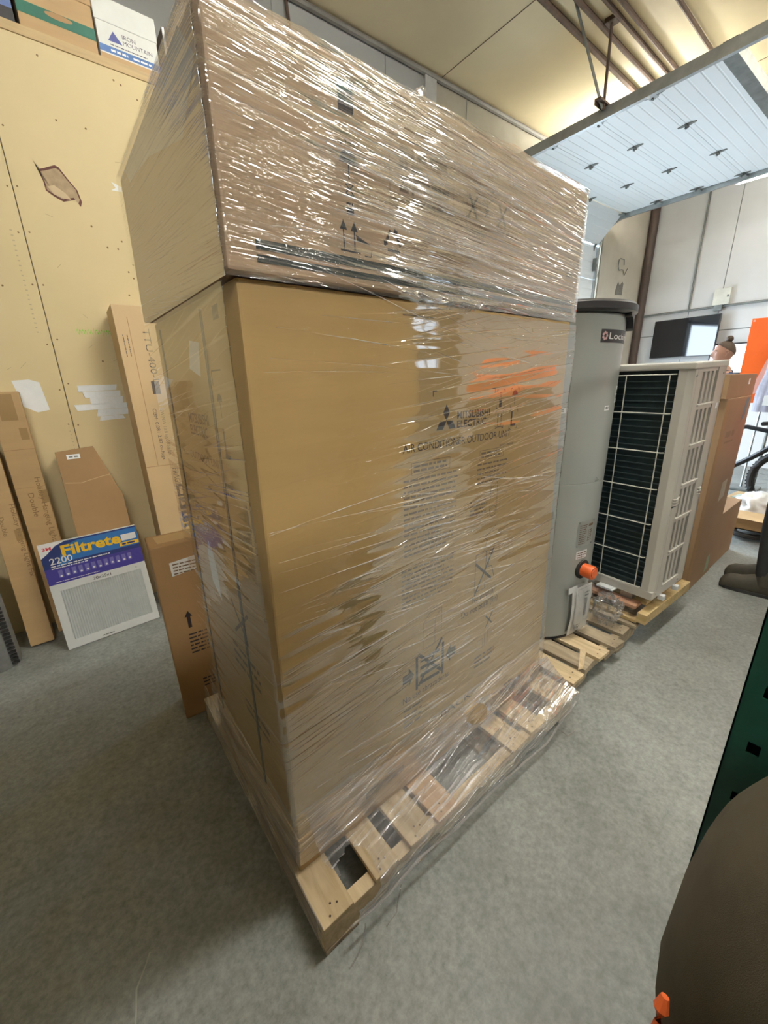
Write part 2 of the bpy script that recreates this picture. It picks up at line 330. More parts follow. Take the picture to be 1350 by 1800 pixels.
# text and marks drawn on a surface: P(u, v, off) -> point
_tc = {}
def text_shape(s, bold=0.0):
    key = (s, bold)
    if key in _tc: return _tc[key]
    cu = D.curves.new('t', 'FONT'); cu.body = s; cu.size = 1.0; cu.offset = bold; cu.resolution_u = 3
    o = D.objects.new('t', cu); COL.objects.link(o)
    bpy.context.view_layer.update()
    me = D.meshes.new_from_object(o.evaluated_get(bpy.context.evaluated_depsgraph_get()))
    vs = [v.co.copy() for v in me.vertices]; fs = [tuple(p.vertices) for p in me.polygons]
    D.objects.remove(o); D.curves.remove(cu); D.meshes.remove(me)
    if vs:
        x0 = min(v.x for v in vs); x1 = max(v.x for v in vs)
    else: x0, x1 = 0, 1
    _tc[key] = (vs, fs, x0, x1); return _tc[key]
class Print:
    def __init__(s, P): s.P = P; s.mb = MB(); s.off = 0.0008; s.units = []
    def text(s, t, u, v, h, width=None, ang=0.0, bold=0.0, align='l', slant=0.0, track=1.0):
        vs, fs, x0, x1 = text_shape(t, bold); k = h/0.70
        kx = k if width is None else width/(x1-x0)
        c, sn = math.cos(ang), math.sin(ang); sh = 0 if align == 'l' else (x1-x0)*kx*(0.5 if align == 'c' else 1)
        pts = []
        for p in vs:
            a = (p.x-x0)*kx - sh + p.y*k*slant; b = p.y*k
            pts.append(s.P(u+a*c-b*sn, v+a*sn+b*c, s.off))
        k0 = len(s.mb.f); s.mb.add(pts, fs); s.units.append((k0, len(s.mb.f))); return s
    def poly(s, uv):
        s.units.append((len(s.mb.f), len(s.mb.f)+1)); s.mb.add([s.P(u, v, s.off) for u, v in uv], [tuple(range(len(uv)))]); return s
    def rect(s, u0, u1, v0, v1, n=1):
        for i in range(n):
            a = u0+(u1-u0)*i/n; b = u0+(u1-u0)*(i+1)/n
            s.poly([(a, v0), (b, v0), (b, v1), (a, v1)])
        return s
    def seg(s, a, b, w):
        d = Vector((b[0]-a[0], b[1]-a[1])); L = d.length or 1; n = Vector((-d.y, d.x))/L*w/2
        return s.poly([(a[0]-n.x, a[1]-n.y), (b[0]-n.x, b[1]-n.y), (b[0]+n.x, b[1]+n.y), (a[0]+n.x, a[1]+n.y)])
    def path(s, pts, w, close=False):
        q = pts+[pts[0]] if close else pts
        for a, b in zip(q[:-1], q[1:]): s.seg(a, b, w)
        return s
    def circ(s, u, v, r, w, n=16):
        return s.path([(u+r*math.cos(2*PI*i/n), v+r*math.sin(2*PI*i/n)) for i in range(n)], w, True)
    def disc(s, u, v, r, n=14, a0=0, a1=2*PI):
        return s.poly([(u+r*math.cos(a0+(a1-a0)*i/n), v+r*math.sin(a0+(a1-a0)*i/n)) for i in range(n+(0 if a1-a0 > 6.2 else 1))])
    def greek(s, u0, u1, v0, rows, pitch, h, seed=1, ang=0.0):
        rnd = random.Random(seed); c, sn = math.cos(ang), math.sin(ang)
        for r in range(rows):
            u = u0; end = u1-(u1-u0)*(rnd.random()*0.35 if r % 3 == 2 else rnd.random()*0.06)
            while u < end:
                w = min(end-u, h*(1.5+rnd.random()*3.5)); v = v0-r*pitch
                q = [(u, v), (u+w, v), (u+w, v+h), (u, v+h)]
                q = [(u0+(a-u0)*c-(b-v0)*sn, v0+(a-u0)*sn+(b-v0)*c) for a, b in q]
                s.poly(q); u += w+h*0.7
        return s
    def out(s, name, m, parent, **kw):
        # marks that stand apart become parts of their own
        us = []
        for a, b in s.units:
            ids = [i for f in s.mb.f[a:b] for i in f]; P_ = [s.mb.v[i] for i in ids]
            us.append([a, b, [min(p[k] for p in P_) for k in range(3)], [max(p[k] for p in P_) for k in range(3)]])
        par = list(range(len(us)))
        def find(i):
            while par[i] != i: par[i] = par[par[i]]; i = par[i]
            return i
        g = kw.pop('gap', .012)
        for i in range(len(us)):
            for k in range(i):
                if all(us[i][2][q]-g <= us[k][3][q] and us[k][2][q]-g <= us[i][3][q] for q in range(3)): par[find(i)] = find(k)
        cl = {}
        for i in range(len(us)): cl.setdefault(find(i), []).append(us[i])
        o = None
        for grp in cl.values():
            mb = MB(); mp = {}
            for a, b, _, _ in grp:
                for f in s.mb.f[a:b]:
                    for i in f:
                        if i not in mp: mp[i] = len(mb.v); mb.v.append(s.mb.v[i])
                    mb.f.append(tuple(mp[i] for i in f)); mb.m.append(0)
            o = obj(name, mb, m, parent, recalc=False, **kw)
        return o

RM = Matrix.Translation((3, 2.75, 0)) @ Matrix.Rotation(math.radians(-2.0), 4, 'Z') @ Matrix.Translation((-3, -2.75, 0))

# ================================================================== SETTING
YW, YG, XR, XL, YB, ZC = 2.36, 2.76, 7.9, -3.2, -6.0, 4.0
tag(obj('floor', MB().box(XL-.2, XR+.3, YB-.2, YG+.2, -0.12, 0), floor_mat), 'grey mottled concrete floor of the warehouse', None, kind='structure')
tag(obj('ground', MB().box(-6, 16, YG+.2, 22, -0.14, -0.02), asphalt), 'pale pavement outside the overhead door', None, kind='structure')
def floor_crack(pts, w):
    mb = MB()
    for (a, b) in zip(pts[:-1], pts[1:]):
        d = Vector((b[0]-a[0], b[1]-a[1], 0)).normalized(); n = Vector((-d.y, d.x, 0))*w
        A, B = Vector((a[0], a[1], .0008)), Vector((b[0], b[1], .0008))
        mb.add([A-n, B-n, B+n, A+n], [(0, 1, 2, 3)])
    return mb
FLOOR = D.objects['floor']
CRK = [(-.338, .29), (-.352, .268), (-.362, .255), (-.376, .236), (-.382, .20), (-.388, .17), (-.385, .12)]
obj('crack_filler', floor_crack(CRK, .002), crack_fill, FLOOR, recalc=False)

# ceiling and purlins / conduits
CEIL = tag(obj('ceiling', MB().box(XL-.2, XR+.3, YB-.2, YG+.2, ZC, ZC+.12), ceil_mat, xf=RM), 'beige foil insulation ceiling with dark seams', None, kind='structure')
for i, (y, r, z) in enumerate([(1.72, .022, ZC-.03), (1.57, .018, ZC-.025), (1.45, .016, ZC-.02), (1.38, .016, ZC-.02), (1.12, .016, ZC-.02)]):
    obj('conduit', MB().tube([(2.2, y, z), (XR, y-.02, z)], r, 8), rust, CEIL, smooth=True)
for x in (1.0, 3.2, 5.4):
    obj('insulation_seam', MB().box(x, x+.006, -5.9, YG, ZC-.003, ZC), ceil_seam, CEIL, xf=RM)
obj('purlin', MB().box(XL, XR, .45, .53, ZC-.07, ZC-.002), brown_pipe, CEIL)
obj('purlin', MB().box(XL, XR, -1.75, -1.67, ZC-.07, ZC-.002), brown_pipe, CEIL)

# rear wall with the door opening
OX0, OX1, OZ = 3.95, 6.45, 3.25
RW = tag(obj('wall_rear', MB().box(XL, 3.05, YG, YG+.15, 0, ZC), wall_grey, xf=RM), 'grey painted rear wall below the beige ceiling', None, kind='structure')
w2 = MB(); w2.box(3.05, OX0, YG, YG+.15, 0, ZC); w2.box(OX0, OX1, YG, YG+.15, OZ, ZC); w2.box(OX1, XR+.2, YG, YG+.15, 0, ZC)
obj('wall_panel', w2, [wall_tan], RW, xf=RM)
w3 = MB(); w3.box(OX1+.02, XR, YG-.012, YG-.001, 0, ZC-.01)
obj('cream_panel', w3, wall_cream, RW, xf=RM)
obj('corner_post', MB().box(2.98, 3.12, YG-.03, YG-.001, 2.0, ZC-.05), mat('post_paint', (0.36, .36, .34), .7), RW, xf=RM)
obj('eave_trim', MB().tube([(XL, YG-.02, ZC-.035), (XR, YG-.02, ZC-.035)], .022, 8), mat('eave_trim_paint', (.16, .15, .13), .6, var=.2), RW, smooth=True, xf=RM)
for x in (.4, 1.55, 2.55, 3.55):
    obj('panel_seam', MB().box(x, x+.006, YG-.003, YG, 0, ZC-.06), steel_dark, RW, xf=RM)
obj('hanging_cable', MB().tube([(1.65, YG-.03, ZC-.02), (1.66, YG-.04, 3.8), (1.63, YG-.05, 3.6), (1.66, YG-.05, 3.45), (1.64, YG-.05, 3.0)], .012, 6), rust, RW, smooth=True, xf=RM)

# right wall of tilt-up panels
WR = thing('wall_right', 'white painted concrete wall with thin vertical joints', None, (XR, 0, 0), kind='structure')
ys = [YG, 1.995, 1.61, .55, -.6, -1.8, -3.0, -4.2, YB]
for a, b in zip(ys[:-1], ys[1:]):
    obj('panel', MB().box(XR, XR+.15, b+.004, a-.004, 1.975, ZC), wall_white, WR, xf=RM)
    obj('panel', MB().box(XR, XR+.15, b+.003, a-.003, 0, 1.965), wall_white, WR, xf=RM)
obj('joint_backing', MB().box(XR+.05, XR+.2, YB, YG, 0, ZC), steel_dark, WR, xf=RM)
# downpipe in the corner and conduit run
obj('corner_pipe', MB().tube([(XR-.07, 2.68, 0), (XR-.07, 2.68, ZC)], .062, 14), brown_pipe, WR, smooth=True, xf=RM)
obj('conduit', MB().tube([(XR-.04, 2.66, 2.29), (XR-.04, 2.2, 2.295), (XR-.04, 1.6, 2.30), (XR-.04, -5.5, 2.30)], .016, 8), steel_dark, WR, smooth=True, xf=RM)
obj('conduit', MB().tube([(XR-.03, 1.995, 2.3), (XR-.03, 1.995, ZC)], .012, 8), steel_dark, WR, smooth=True, xf=RM)
obj('junction_box', MB().box(XR-.08, XR-.02, 1.56, 1.66, 2.24, 2.33), steel_dark, WR, bevel=.006, xf=RM)
obj('bare_patch', MB().prism([(7.0, YG-.16, 2.62), (7.06, YG-.16, 2.74), (7.12, YG-.16, 2.70), (7.2, YG-.16, 2.76), (7.27, YG-.16, 2.72), (7.36, YG-.16, 2.70), (7.36, YG-.16, 2.58), (7.0, YG-.16, 2.56)], (0, .005, 0)), damage_grey, RW)
obj('loose_wire', MB().tube([(7.05+.10*math.cos(t*.7), YG-.17, 2.98+.09*math.sin(t*.7)+.02*math.sin(t*2)) for t in range(9)]+[(7.2, YG-.17, 2.85), (7.28, YG-.17, 2.95)], .006, 6), steel_dark, RW, smooth=True)

# walls out of the picture
WB = thing('wall_back', 'plain brown wall behind the viewpoint with an added window', None, (0, YB, 0), kind='structure')
wb = MB(); WX0, WX1, WZ0, WZ1 = 6.15, 6.95, 1.75, 2.55
wb.box(XL, WX0, YB-.15, YB, 0, ZC); wb.box(WX1, XR+.2, YB-.15, YB, 0, ZC); wb.box(WX0, WX1, YB-.15, YB, 0, WZ0); wb.box(WX0, WX1, YB-.15, YB, WZ1, ZC)
obj('wall_panel', wb, wall_brown, WB)
tag(obj('wall_left_end', MB().box(XL-.15, XL, YB, YG, 0, ZC), wall_brown), 'plain brown end wall left of the picture', None, kind='structure')
wn = thing('added_window', 'small white framed window added unseen in the back wall for the film reflection', None, (6.55, YB, 1.75), kind='structure')  # window added to give the lower film its pale reflected patch
fr = MB()
fr.box(WX0, WX1, YB-.1, YB-.05, WZ0, WZ0+.05); fr.box(WX0, WX1, YB-.1, YB-.05, WZ1-.05, WZ1); fr.box(WX0, WX0+.05, YB-.1, YB-.05, WZ0, WZ1); fr.box(WX1-.05, WX1, YB-.1, YB-.05, WZ0, WZ1); fr.box(6.53, 6.57, YB-.1, YB-.05, WZ0, WZ1)
obj('window_frame', fr, window_glass_frame, wn)
gm_ = D.materials.new('tinted_window_glass'); gm_.use_nodes = True; g_nt = gm_.node_tree
for n_ in list(g_nt.nodes):
    if n_.type != 'OUTPUT_MATERIAL': g_nt.nodes.remove(n_)
g_t = N(g_nt, 'ShaderNodeBsdfTransparent'); g_t.inputs['Color'].default_value = (.28, .28, .28, 1)
g_nt.links.new(g_t.outputs[0], [n_ for n_ in g_nt.nodes if n_.type == 'OUTPUT_MATERIAL'][0].inputs['Surface'])
for px_ in (WX0+.05, 6.57): obj('pane', MB().box(px_, px_+.33, YB-.08, YB-.072, WZ0+.05, WZ1-.05), gm_, wn)

# yellow gypsum partition
WL = thing('wall_left', 'yellow gypsum board partition with screw dots and a torn hole', None, (0, YW, 0), kind='structure')
xs = [-3.2, -2.6, -1.38, -.16, 1.06, 2.28]
for a, b in zip(xs[:-1], xs[1:]):
    obj('gypsum_panel', MB().box(a+.0018, b-.0018, YW, YW+.016, 0, 2.915), wall_yellow, WL, bevel=.0015)
obj('stud_backing', MB().box(-3.2, 2.28, YW+.016, YW+.10, 0, 2.91), wood_old, WL)
obj('end_panel', MB().box(2.28, 2.296, YW, YG-.02, 0, 2.91), wall_yellow, WL)
obj('ledge_board', MB().box(-3.2, 2.3, YW-.006, YG-.02, 2.915, 2.955), wood_cap, WL, bevel=.002)
sd = MB(); rnd = random.Random(3)
def dot(mb, x, z, r=.0045):
    mb.add([(x+r*math.cos(k*PI/3), YW-.0012, z+r*math.sin(k*PI/3)) for k in range(6)], [(0, 1, 2, 3, 4, 5)])
for k in range(12):
    z = .2+k*.235
    for s in (-.022, .022): dot(sd, -.16+s+rnd.uniform(-.004, .004), z+rnd.uniform(-.03, .03))
for k in range(10): dot(sd, .45+rnd.uniform(-.02, .02), .3+k*.28)
for (x, z) in [(.135, 2.18), (.19, 2.09), (.265, 2.13), (.20, 2.62), (.24, 2.09), (.27, 1.98), (.29, 1.95), (.3, 2.02), (.25, 1.86), (.08, 2.62), (.40, 2.86), (.06, 2.86), (.37, 2.87), (-.3, 1.85), (.05, 1.5)]: dot(sd, x, z, .005)
obj('screw_dots', sd, ink_brown, WL, recalc=False)
hp = [(-.055, 2.43), (-.045, 2.39), (-.02, 2.40), (.03, 2.425), (.045, 2.42), (.075, 2.375), (.105, 2.335), (.115, 2.285), (.105, 2.262), (.088, 2.29), (.055, 2.278), (.035, 2.27), (.0, 2.285), (-.03, 2.305), (-.032, 2.345)]
def flat(mb, pts, off): mb.add([(x, YW-off, z) for x, z in pts], [tuple(range(len(pts)))])
mb = MB(); flat(mb, hp, .0012); obj('torn_rim', mb, torn_dark, WL, recalc=False)
cx = sum(p[0] for p in hp)/len(hp); cz = sum(p[1] for p in hp)/len(hp)
mb = MB(); flat(mb, [(cx+(x-cx)*.90, cz+(z-cz)*.85) for x, z in hp], .0022); obj('torn_core', mb, torn_brown, WL, recalc=False)
mb = MB(); flat(mb, [(-.02, 2.325), (.01, 2.335), (.05, 2.31), (.07, 2.285), (.03, 2.285), (.0, 2.295)], .003); obj('torn_flap', mb, edge_paper, WL, recalc=False)
mb = MB(); flat(mb, [(.268, 2.41), (.315, 2.395), (.312, 2.372), (.262, 2.37), (.285, 2.385)], .0015); obj('paint_chip', mb, paper, WL, recalc=False)
# patches of white tape
def tape_patch(pts):
    mb = MB(); mb.prism([(x, YW-.001, z) for x, z in pts], (0, -.002, 0)); return obj('tape_patch', mb, tape_white, WL)
tape_patch([(-.372, 1.40), (-.30, 1.405), (-.26, 1.39), (-.245, 1.245), (-.30, 1.235), (-.355, 1.27), (-.36, 1.33)])
for k, (x0, x1, z0, z1) in enumerate([(-.10, .085, 1.335, 1.372), (-.075, .10, 1.30, 1.338), (-.055, .105, 1.262, 1.305), (-.125, .15, 1.232, 1.268), (-.04, .12, 1.195, 1.236), (-.03, .10, 1.17, 1.198)]):
    tape_patch([(x0, z0), (x1, z0+.006), (x1+rnd.uniform(-.01, .01), z1), (x0+rnd.uniform(-.012, .012), z1-.003)])
gm = MB(); rnd = random.Random(9)
pts = []
for k in range(40):
    pts.append((-.04+k*.0042, 1.655+.014*math.sin(k*2.1)+rnd.uniform(-.006, .006)))
for a, b in zip(pts[:-1], pts[1:]):
    gm.add([(a[0], YW-.0015, a[1]-.0035), (b[0], YW-.0015, b[1]-.0035), (b[0], YW-.0015, b[1]+.0035), (a[0], YW-.0015, a[1]+.0035)], [(0, 1, 2, 3)])
obj('green_marker_scrawl', gm, green_marker, WL, recalc=False)
pw = Print(lambda u, v, off: (u, YW-off, v))
pw.greek(-.215, -.205, 2.1, 22, .022, .006, 4); pw.greek(-.185, -.178, 1.12, 6, .02, .006, 5)
pw.out('pencil_note', gap=.05, m=mat('pencil', (.50, .42, .26), .8, var=0), parent=WL)
pw = Print(lambda u, v, off: (u, YW-off, v)); rnd = random.Random(21)
for k in range(16):
    x, z = rnd.uniform(-.6, .6), rnd.uniform(1.4, 2.85); a = rnd.uniform(-.8, .8); L = rnd.uniform(.015, .05)
    pw.seg((x, z), (x+L*math.cos(a), z+L*math.sin(a)), .0022)
pw.out('scuff_marks', gap=5, m=mat('scuff', (.47, .38, .21), .8, var=0), parent=WL)

# ================================================================== OVERHEAD DOOR
RD = Matrix.Translation((3.93, 2.44, 0)) @ Matrix.Rotation(math.radians(-2.4), 4, 'Z')
DR = thing('door_1', 'white ribbed sectional overhead door standing half open on its tracks', None, (3.93, 2.44, 3.4), kind='structure')
DW, SEC, ZD = 2.40, .424, 3.43
def section(origin, dirv, nrm, L=SEC):
    """ribbed panel: runs along dirv by L, width along x, thickness up nrm"""
    o = Vector(origin); d = Vector(dirv); n = Vector(nrm); x = Vector((1, 0, 0)); mb = MB()
    prof = [(0, .002)]
    for k in range(5):
        t = L*(k+.5)/5
        prof += [(t-.008, 0), (t-.003, .0028), (t+.003, .0028), (t+.008, 0)]
    prof += [(L-.004, .002)]
    vs = [o+d*a+n*b for a, b in prof]+[o+d*a+n*b+x*DW for a, b in prof]+[o+d*a+n*.045 for a, b in (prof[0], prof[-1])]+[o+d*a+n*.045+x*DW for a, b in (prof[0], prof[-1])]
    k = len(prof); fs = [(i, i+1, k+i+1, k+i) for i in range(k-1)]
    fs += [(2*k, 2*k+1, 2*k+3, 2*k+2), tuple(range(k))+(2*k+1, 2*k), tuple(range(k, 2*k))+(2*k+3, 2*k+2), (0, k, 2*k+2, 2*k), (k-1, 2*k-1, 2*k+3, 2*k+1)]
    mb.add(vs, fs); return mb
def hinge(c, d, s=1.0):
    c = Vector(c); d = Vector(d); n = Vector((0, -d.z, d.y)); mb = MB(); x = Vector((1, 0, 0))
    if n.z > 0 or (abs(n.z) < .01 and n.y > 0): n = -n
    for sg in (-1, 1):
        a = [c+d*sg*.004-x*.028*s, c+d*sg*.004+x*.028*s, c+d*sg*.075*s+x*.009*s, c+d*sg*.075*s-x*.009*s]
        mb.prism(a, n*.004)
    mb.tube([c-x*.03*s+n*.010, c+x*.03*s+n*.010], .009*s, 8)
    mb.prism([c-x*.012*s, c+x*.012*s, c+x*.012*s+n*.03, c-x*.012*s+n*.03], d*.012)
    return mb
for k in range(4):
    y = -k*SEC
    obj('door_section', section((0, y, ZD), (0, -1, 0), (0, 0, 1), SEC if k < 3 else SEC*1.02), door_white, DR, xf=RD)
    for x in (.06, .74, 1.54, 2.33):
        if k > 0 or x < 2: obj('hinge', hinge((x, y, ZD-.001), (0, 1, 0), .95), steel_dark, DR, xf=RD)
cs = math.sin(PI/4)
obj('door_section', section((0, .012, ZD), (0, cs, -cs), (0, cs, cs), SEC), door_white, DR, xf=RD)
yv, zv = .012+SEC*cs+.004, ZD-SEC*cs
obj('door_section', section((0, yv, zv-.006), (0, 0, -1), (0, 1, 0), SEC), door_white, DR, xf=RD)
obj('door_section', section((0, yv, zv-.010-SEC), (0, 0, -1), (0, 1, 0), SEC), door_white, DR, xf=RD)
for x in (.06, .74, 1.54, 2.33): obj('hinge', hinge((x, yv-.001, zv-.003), (0, 0, 1), .95), steel_dark, DR, xf=RD)
obj('bottom_seal', MB().box(0, DW, yv, yv+.05, zv-.06-2*SEC, zv-.012-2*SEC), black_plastic, DR, xf=RD)
obj('top_strut', MB().box(0.0, DW, -4*SEC-.10, -4*SEC-.012, ZD-.01, ZD+.07), steel_dark, DR, xf=RD)
for sx, x0 in ((-1, -.045), (1, DW+.01)):
    tr = MB()
    prof = [(0, 0), (.05, 0), (.05, .075), (0, .075)]
    path = [(x0, -3.0, ZD-.02+.02), (x0, -.02, ZD-.02)]+[(x0, -.02+.34*math.sin(t*PI/16), ZD-.02-.34*(1-math.cos(t*PI/16))) for t in range(1, 9)]+[(x0, .32, 0.0)]
    vs = []; fs = []
    for i, p in enumerate(path):
        a = Vector(path[max(0, i-1)]); b = Vector(path[min(len(path)-1, i+1)]); t = (b-a).normalized(); n = Vector((0, -t.z, t.y))
        if n.z < -.01: n = -n
        if i >= len(path)-1: n = Vector((0, 1, 0))
        X = Vector((1, 0, 0)); q = Vector(p)
        vs += [q-n*.03, q+X*.035-n*.03, q+X*.035+n*.05, q+n*.05]
    m = len(path)
    for i in range(m-1):
        for k in range(4): fs.append((i*4+k, i*4+(k+1) % 4, i*4+4+(k+1) % 4, i*4+4+k))
    fs += [(0, 1, 2, 3), (m*4-1, m*4-2, m*4-3, m*4-4)]
    tr.add(vs, fs); obj('door_track', tr, steel, DR, xf=RD)
    for k in range(4):
        obj('roller', MB().lathe([(.024, -.012), (.026, 0), (.024, .012)], (x0+.02+sx*.0, -k*SEC, ZD-.02), 14, 'x'), wire_white, DR, xf=RD, smooth=True)
        obj('roller_bracket', MB().box(min(x0+.02, x0+.02-sx*.10), max(x0+.02, x0+.02-sx*.10), -k*SEC-.03, -k*SEC+.03, ZD-.022, ZD-.012), steel, DR, xf=RD)
for k, z in enumerate((2.75, 2.25, 1.7, 1.1, .5)):
    obj('track_bracket', MB().box(DW+.02, DW+.13, .33, .36, z, z+.05), steel, DR, xf=RD)
obj('lock_bolt', MB().box(DW-.05, DW+.01, yv-.03, yv-.005, 2.86, 2.9).box(DW-.07, DW-.05, yv-.05, yv-.005, 2.8, 2.96), steel_dark, DR, xf=RD)
# hangers that hold the near track
hs = MB(); hs.box(-.02, .02, -.004, 0, 0, 1)
def strip(a, b, w, t):
    a = Vector(a); b = Vector(b); d = (b-a).normalized(); e = d.cross(Vector((0, 1, 0))).normalized()*w/2; f = d.cross(e).normalized()*t/2
    return MB().hexa([a-e-f, a+e-f, a+e+f, a-e+f, b-e-f, b+e-f, b+e+f, b-e+f])
obj('perforated_strap', strip((3.42, 1.6, ZC), (3.80, 1.50, 3.44), .034, .006), steel_dark, DR)
obj('hanger_rod', MB().tube([(3.80, 1.50, ZC), (3.82, 1.50, 3.44)], .012, 8), rust, DR, smooth=True)
obj('rod_flange', MB().box(3.76, 3.84, 1.46, 1.54, ZC-.03, ZC), rust, DR)
obj('hanger_angle', MB().box(3.72, 4.02, 1.48, 1.53, 3.475, 3.49).box(3.72, 4.02, 1.525, 1.53, 3.45, 3.49), rust, DR)

# ================================================================== LAMPS
def strip_lamp(label, c, L, wd, axis, m):
    """bare strip lamp: slim spine with two exposed tubes below it"""
    t = thing('strip_lamp', label, 'ceiling lamp', c, group='strip lamps under the ceiling')
    x, y, z = c
    def bx(l0, l1, w0, w1, z0, z1):
        return MB().box(x+l0, x+l1, y+w0, y+w1, z0, z1) if axis == 'x' else MB().box(x+w0, x+w1, y+l0, y+l1, z0, z1)
    obj('spine', bx(-L/2, L/2, -.03, .03, z+.045, z+.085), lamp_housing, t, bevel=.006)
    for s_ in (-1, 1):
        w = s_*wd/2
        a, b = ((x-L/2, y+w, z), (x+L/2, y+w, z)) if axis == 'x' else ((x+w, y-L/2, z), (x+w, y+L/2, z))
        obj('tube', MB().tube([a, b], .026 if m is tube_door else .012 if m is tube_thin else .019, 10), m, t, smooth=True)
        e = s_*(L/2-.01)
        obj('lamp_holder', bx(e-.012, e+.012, -wd/2-.02, wd/2+.02, z-.02, z+.05), lamp_housing, t)
        h = s_*L*.35; p0 = (x+h, y, z+.085) if axis == 'x' else (x, y+h, z+.085)
        obj('hanger', MB().tube([p0, (p0[0], p0[1], ZC)], .004, 6), steel, t)
    return t
strip_lamp('long strip lamp hanging directly above the wrapped pallet', (1.30, -.10, 3.82), 1.2, .12, 'x', tube_main)
strip_lamp('unseen strip lamp added behind the tall blocking cabinet, nearest the left end wall', (-1.15, -3.2, 3.72), 1.2, .10, 'x', tube_left)  # unseen lamp added to light the carton front and the filter
strip_lamp('short unseen strip lamp behind the viewpoint, placed for the film highlights, leftmost of three', (1.90, -3.9, 3.72), .35, .26, 'y', tube_thin)  # unseen lamp, placed for the left highlight column on the upper film
strip_lamp('unseen strip lamp behind the viewpoint, placed for the film highlights, middle one of three', (2.95, -3.9, 3.72), 1.2, .26, 'y', tube_thin)  # unseen lamp, placed for the second bright column on the film
strip_lamp('unseen strip lamp behind the viewpoint, placed for the film highlights, rightmost of three', (4.0, -3.7, 3.72), .5, .06, 'y', tube_aisle)  # unseen lamp, placed for the fainter middle column on the film
strip_lamp('strip lamp over the aisle before the far wall', (4.9, -.30, 3.78), 1.2, .10, 'x', tube_aisle)
strip_lamp('unseen strip lamp added above the raised overhead door to light the ceiling', (5.30, 1.85, 3.72), 1.2, .10, 'x', tube_aisle)  # added out of sight to brighten the ceiling and grey wall
strip_lamp('glowing white strip lamp beside the overhead door, before the white wall', (6.72, .53, 3.53), 1.44, .07, 'y', tube_door)

# ================================================================== MAIN PALLET
PH = .105
def board(name, x0, x1, y0, y1, z0, z1, m, parent, jit=0.0, rn=random):
    j = [rn.uniform(-jit, jit) for _ in range(4)]
    return obj(name, MB().hexa([(x0, y0+j[0], z0), (x1, y0+j[1], z0), (x1, y1+j[2], z0), (x0, y1+j[3], z0), (x0, y0+j[0], z1), (x1, y0+j[1], z1), (x1, y1+j[2], z1), (x0, y1+j[3], z1)]), m, parent, bevel=.0018)
def stringer(parent, x0, x1, y0, y1, z0, z1, m, notch=True):
    L = x1-x0
    if notch:
        pr = [(x0, z0), (x0+.16*L, z0), (x0+.175*L, z0+.034), (x0+.33*L, z0+.034), (x0+.345*L, z0), (x0+.655*L, z0), (x0+.67*L, z0+.034), (x0+.825*L, z0+.034), (x0+.84*L, z0), (x1, z0), (x1, z1), (x0, z1)]
    else: pr = [(x0, z0), (x1, z0), (x1, z1), (x0, z1)]
    return obj('stringer', MB().prism([(x, y0, z) for x, z in pr], (0, y1-y0, 0)), m, parent, bevel=.0015)
P1 = thing('wooden_pallet', 'pale wooden pallet under the film-wrapped cartons', 'pallet', (.6, .48, 0))
for y in (.002, .463, .924): stringer(P1, 0.0, 1.205, y, y+.036, .016, .089, wood_pale)
deck = [(0, .088, wood_pale), (.160, .238, wood_pale), (.285, .378, wood_pale), (.393, .482, wood_orange), (.765, .853, wood_pale), (.885, .972, wood_pale), (1.085, 1.205, wood_pale)]
rb = random.Random(5)
for (a, b, m) in deck: board('deck_board', a, b, -.004, .965, .089, PH, m, P1, .004, rb)
for (a, b) in [(0, .1), (.38, .47), (.74, .83), (1.11, 1.205)]: board('bottom_board', a, b, 0, .962, 0, .016, wood_old, P1, .002, rb)
nl = MB()
for (a, b, m) in deck:
    for (fx, fy) in ((.3, .012), (.62, .026), (.45, .034)):
        x, y = a+(b-a)*fx, fy
        nl.add([(x+.0032*math.cos(k*PI/3), y+.0032*math.sin(k*PI/3), PH+.0006) for k in range(6)], [(0, 1, 2, 3, 4, 5)])
obj('nail_heads', nl, rust, P1, recalc=False)

# ================================================================== CARTONS ON THE MAIN PALLET
def carton(name, label, p8, m, bevel=.004, group=None, parent_loc=None):
    c = sum((Vector(p) for p in p8[:4]), Vector())/4
    t = thing(name, label, 'carton', c, group=group)
    obj('box', MB().hexa(p8), m, t, bevel=bevel)
    return t
FY, UY, LX = .148, .126, .031
lower = carton('cardboard_carton', 'large kraft carton with black air conditioner print, lower of the wrapped pair',
    [(.022, FY, PH), (1.168, FY, PH), (1.168, .80, PH), (.022, .80, PH), (.035, FY, 1.520), (1.124, FY, 1.520), (1.124, .80, 1.520), (.035, .80, 1.520)], kraft_yellow, .005)
Pf = lambda u, v, off: (u, FY-off, v)
# base tray of the carton
obj('base_tray', MB().hexa([(.016, FY-.005, PH), (1.172, FY-.005, PH), (1.172, .806, PH), (.016, .806, PH), (.019, FY-.005, .215), (1.168, FY-.005, .215), (1.168, .806, .215), (.019, .806, .215)]), kraft, lower, bevel=.004)
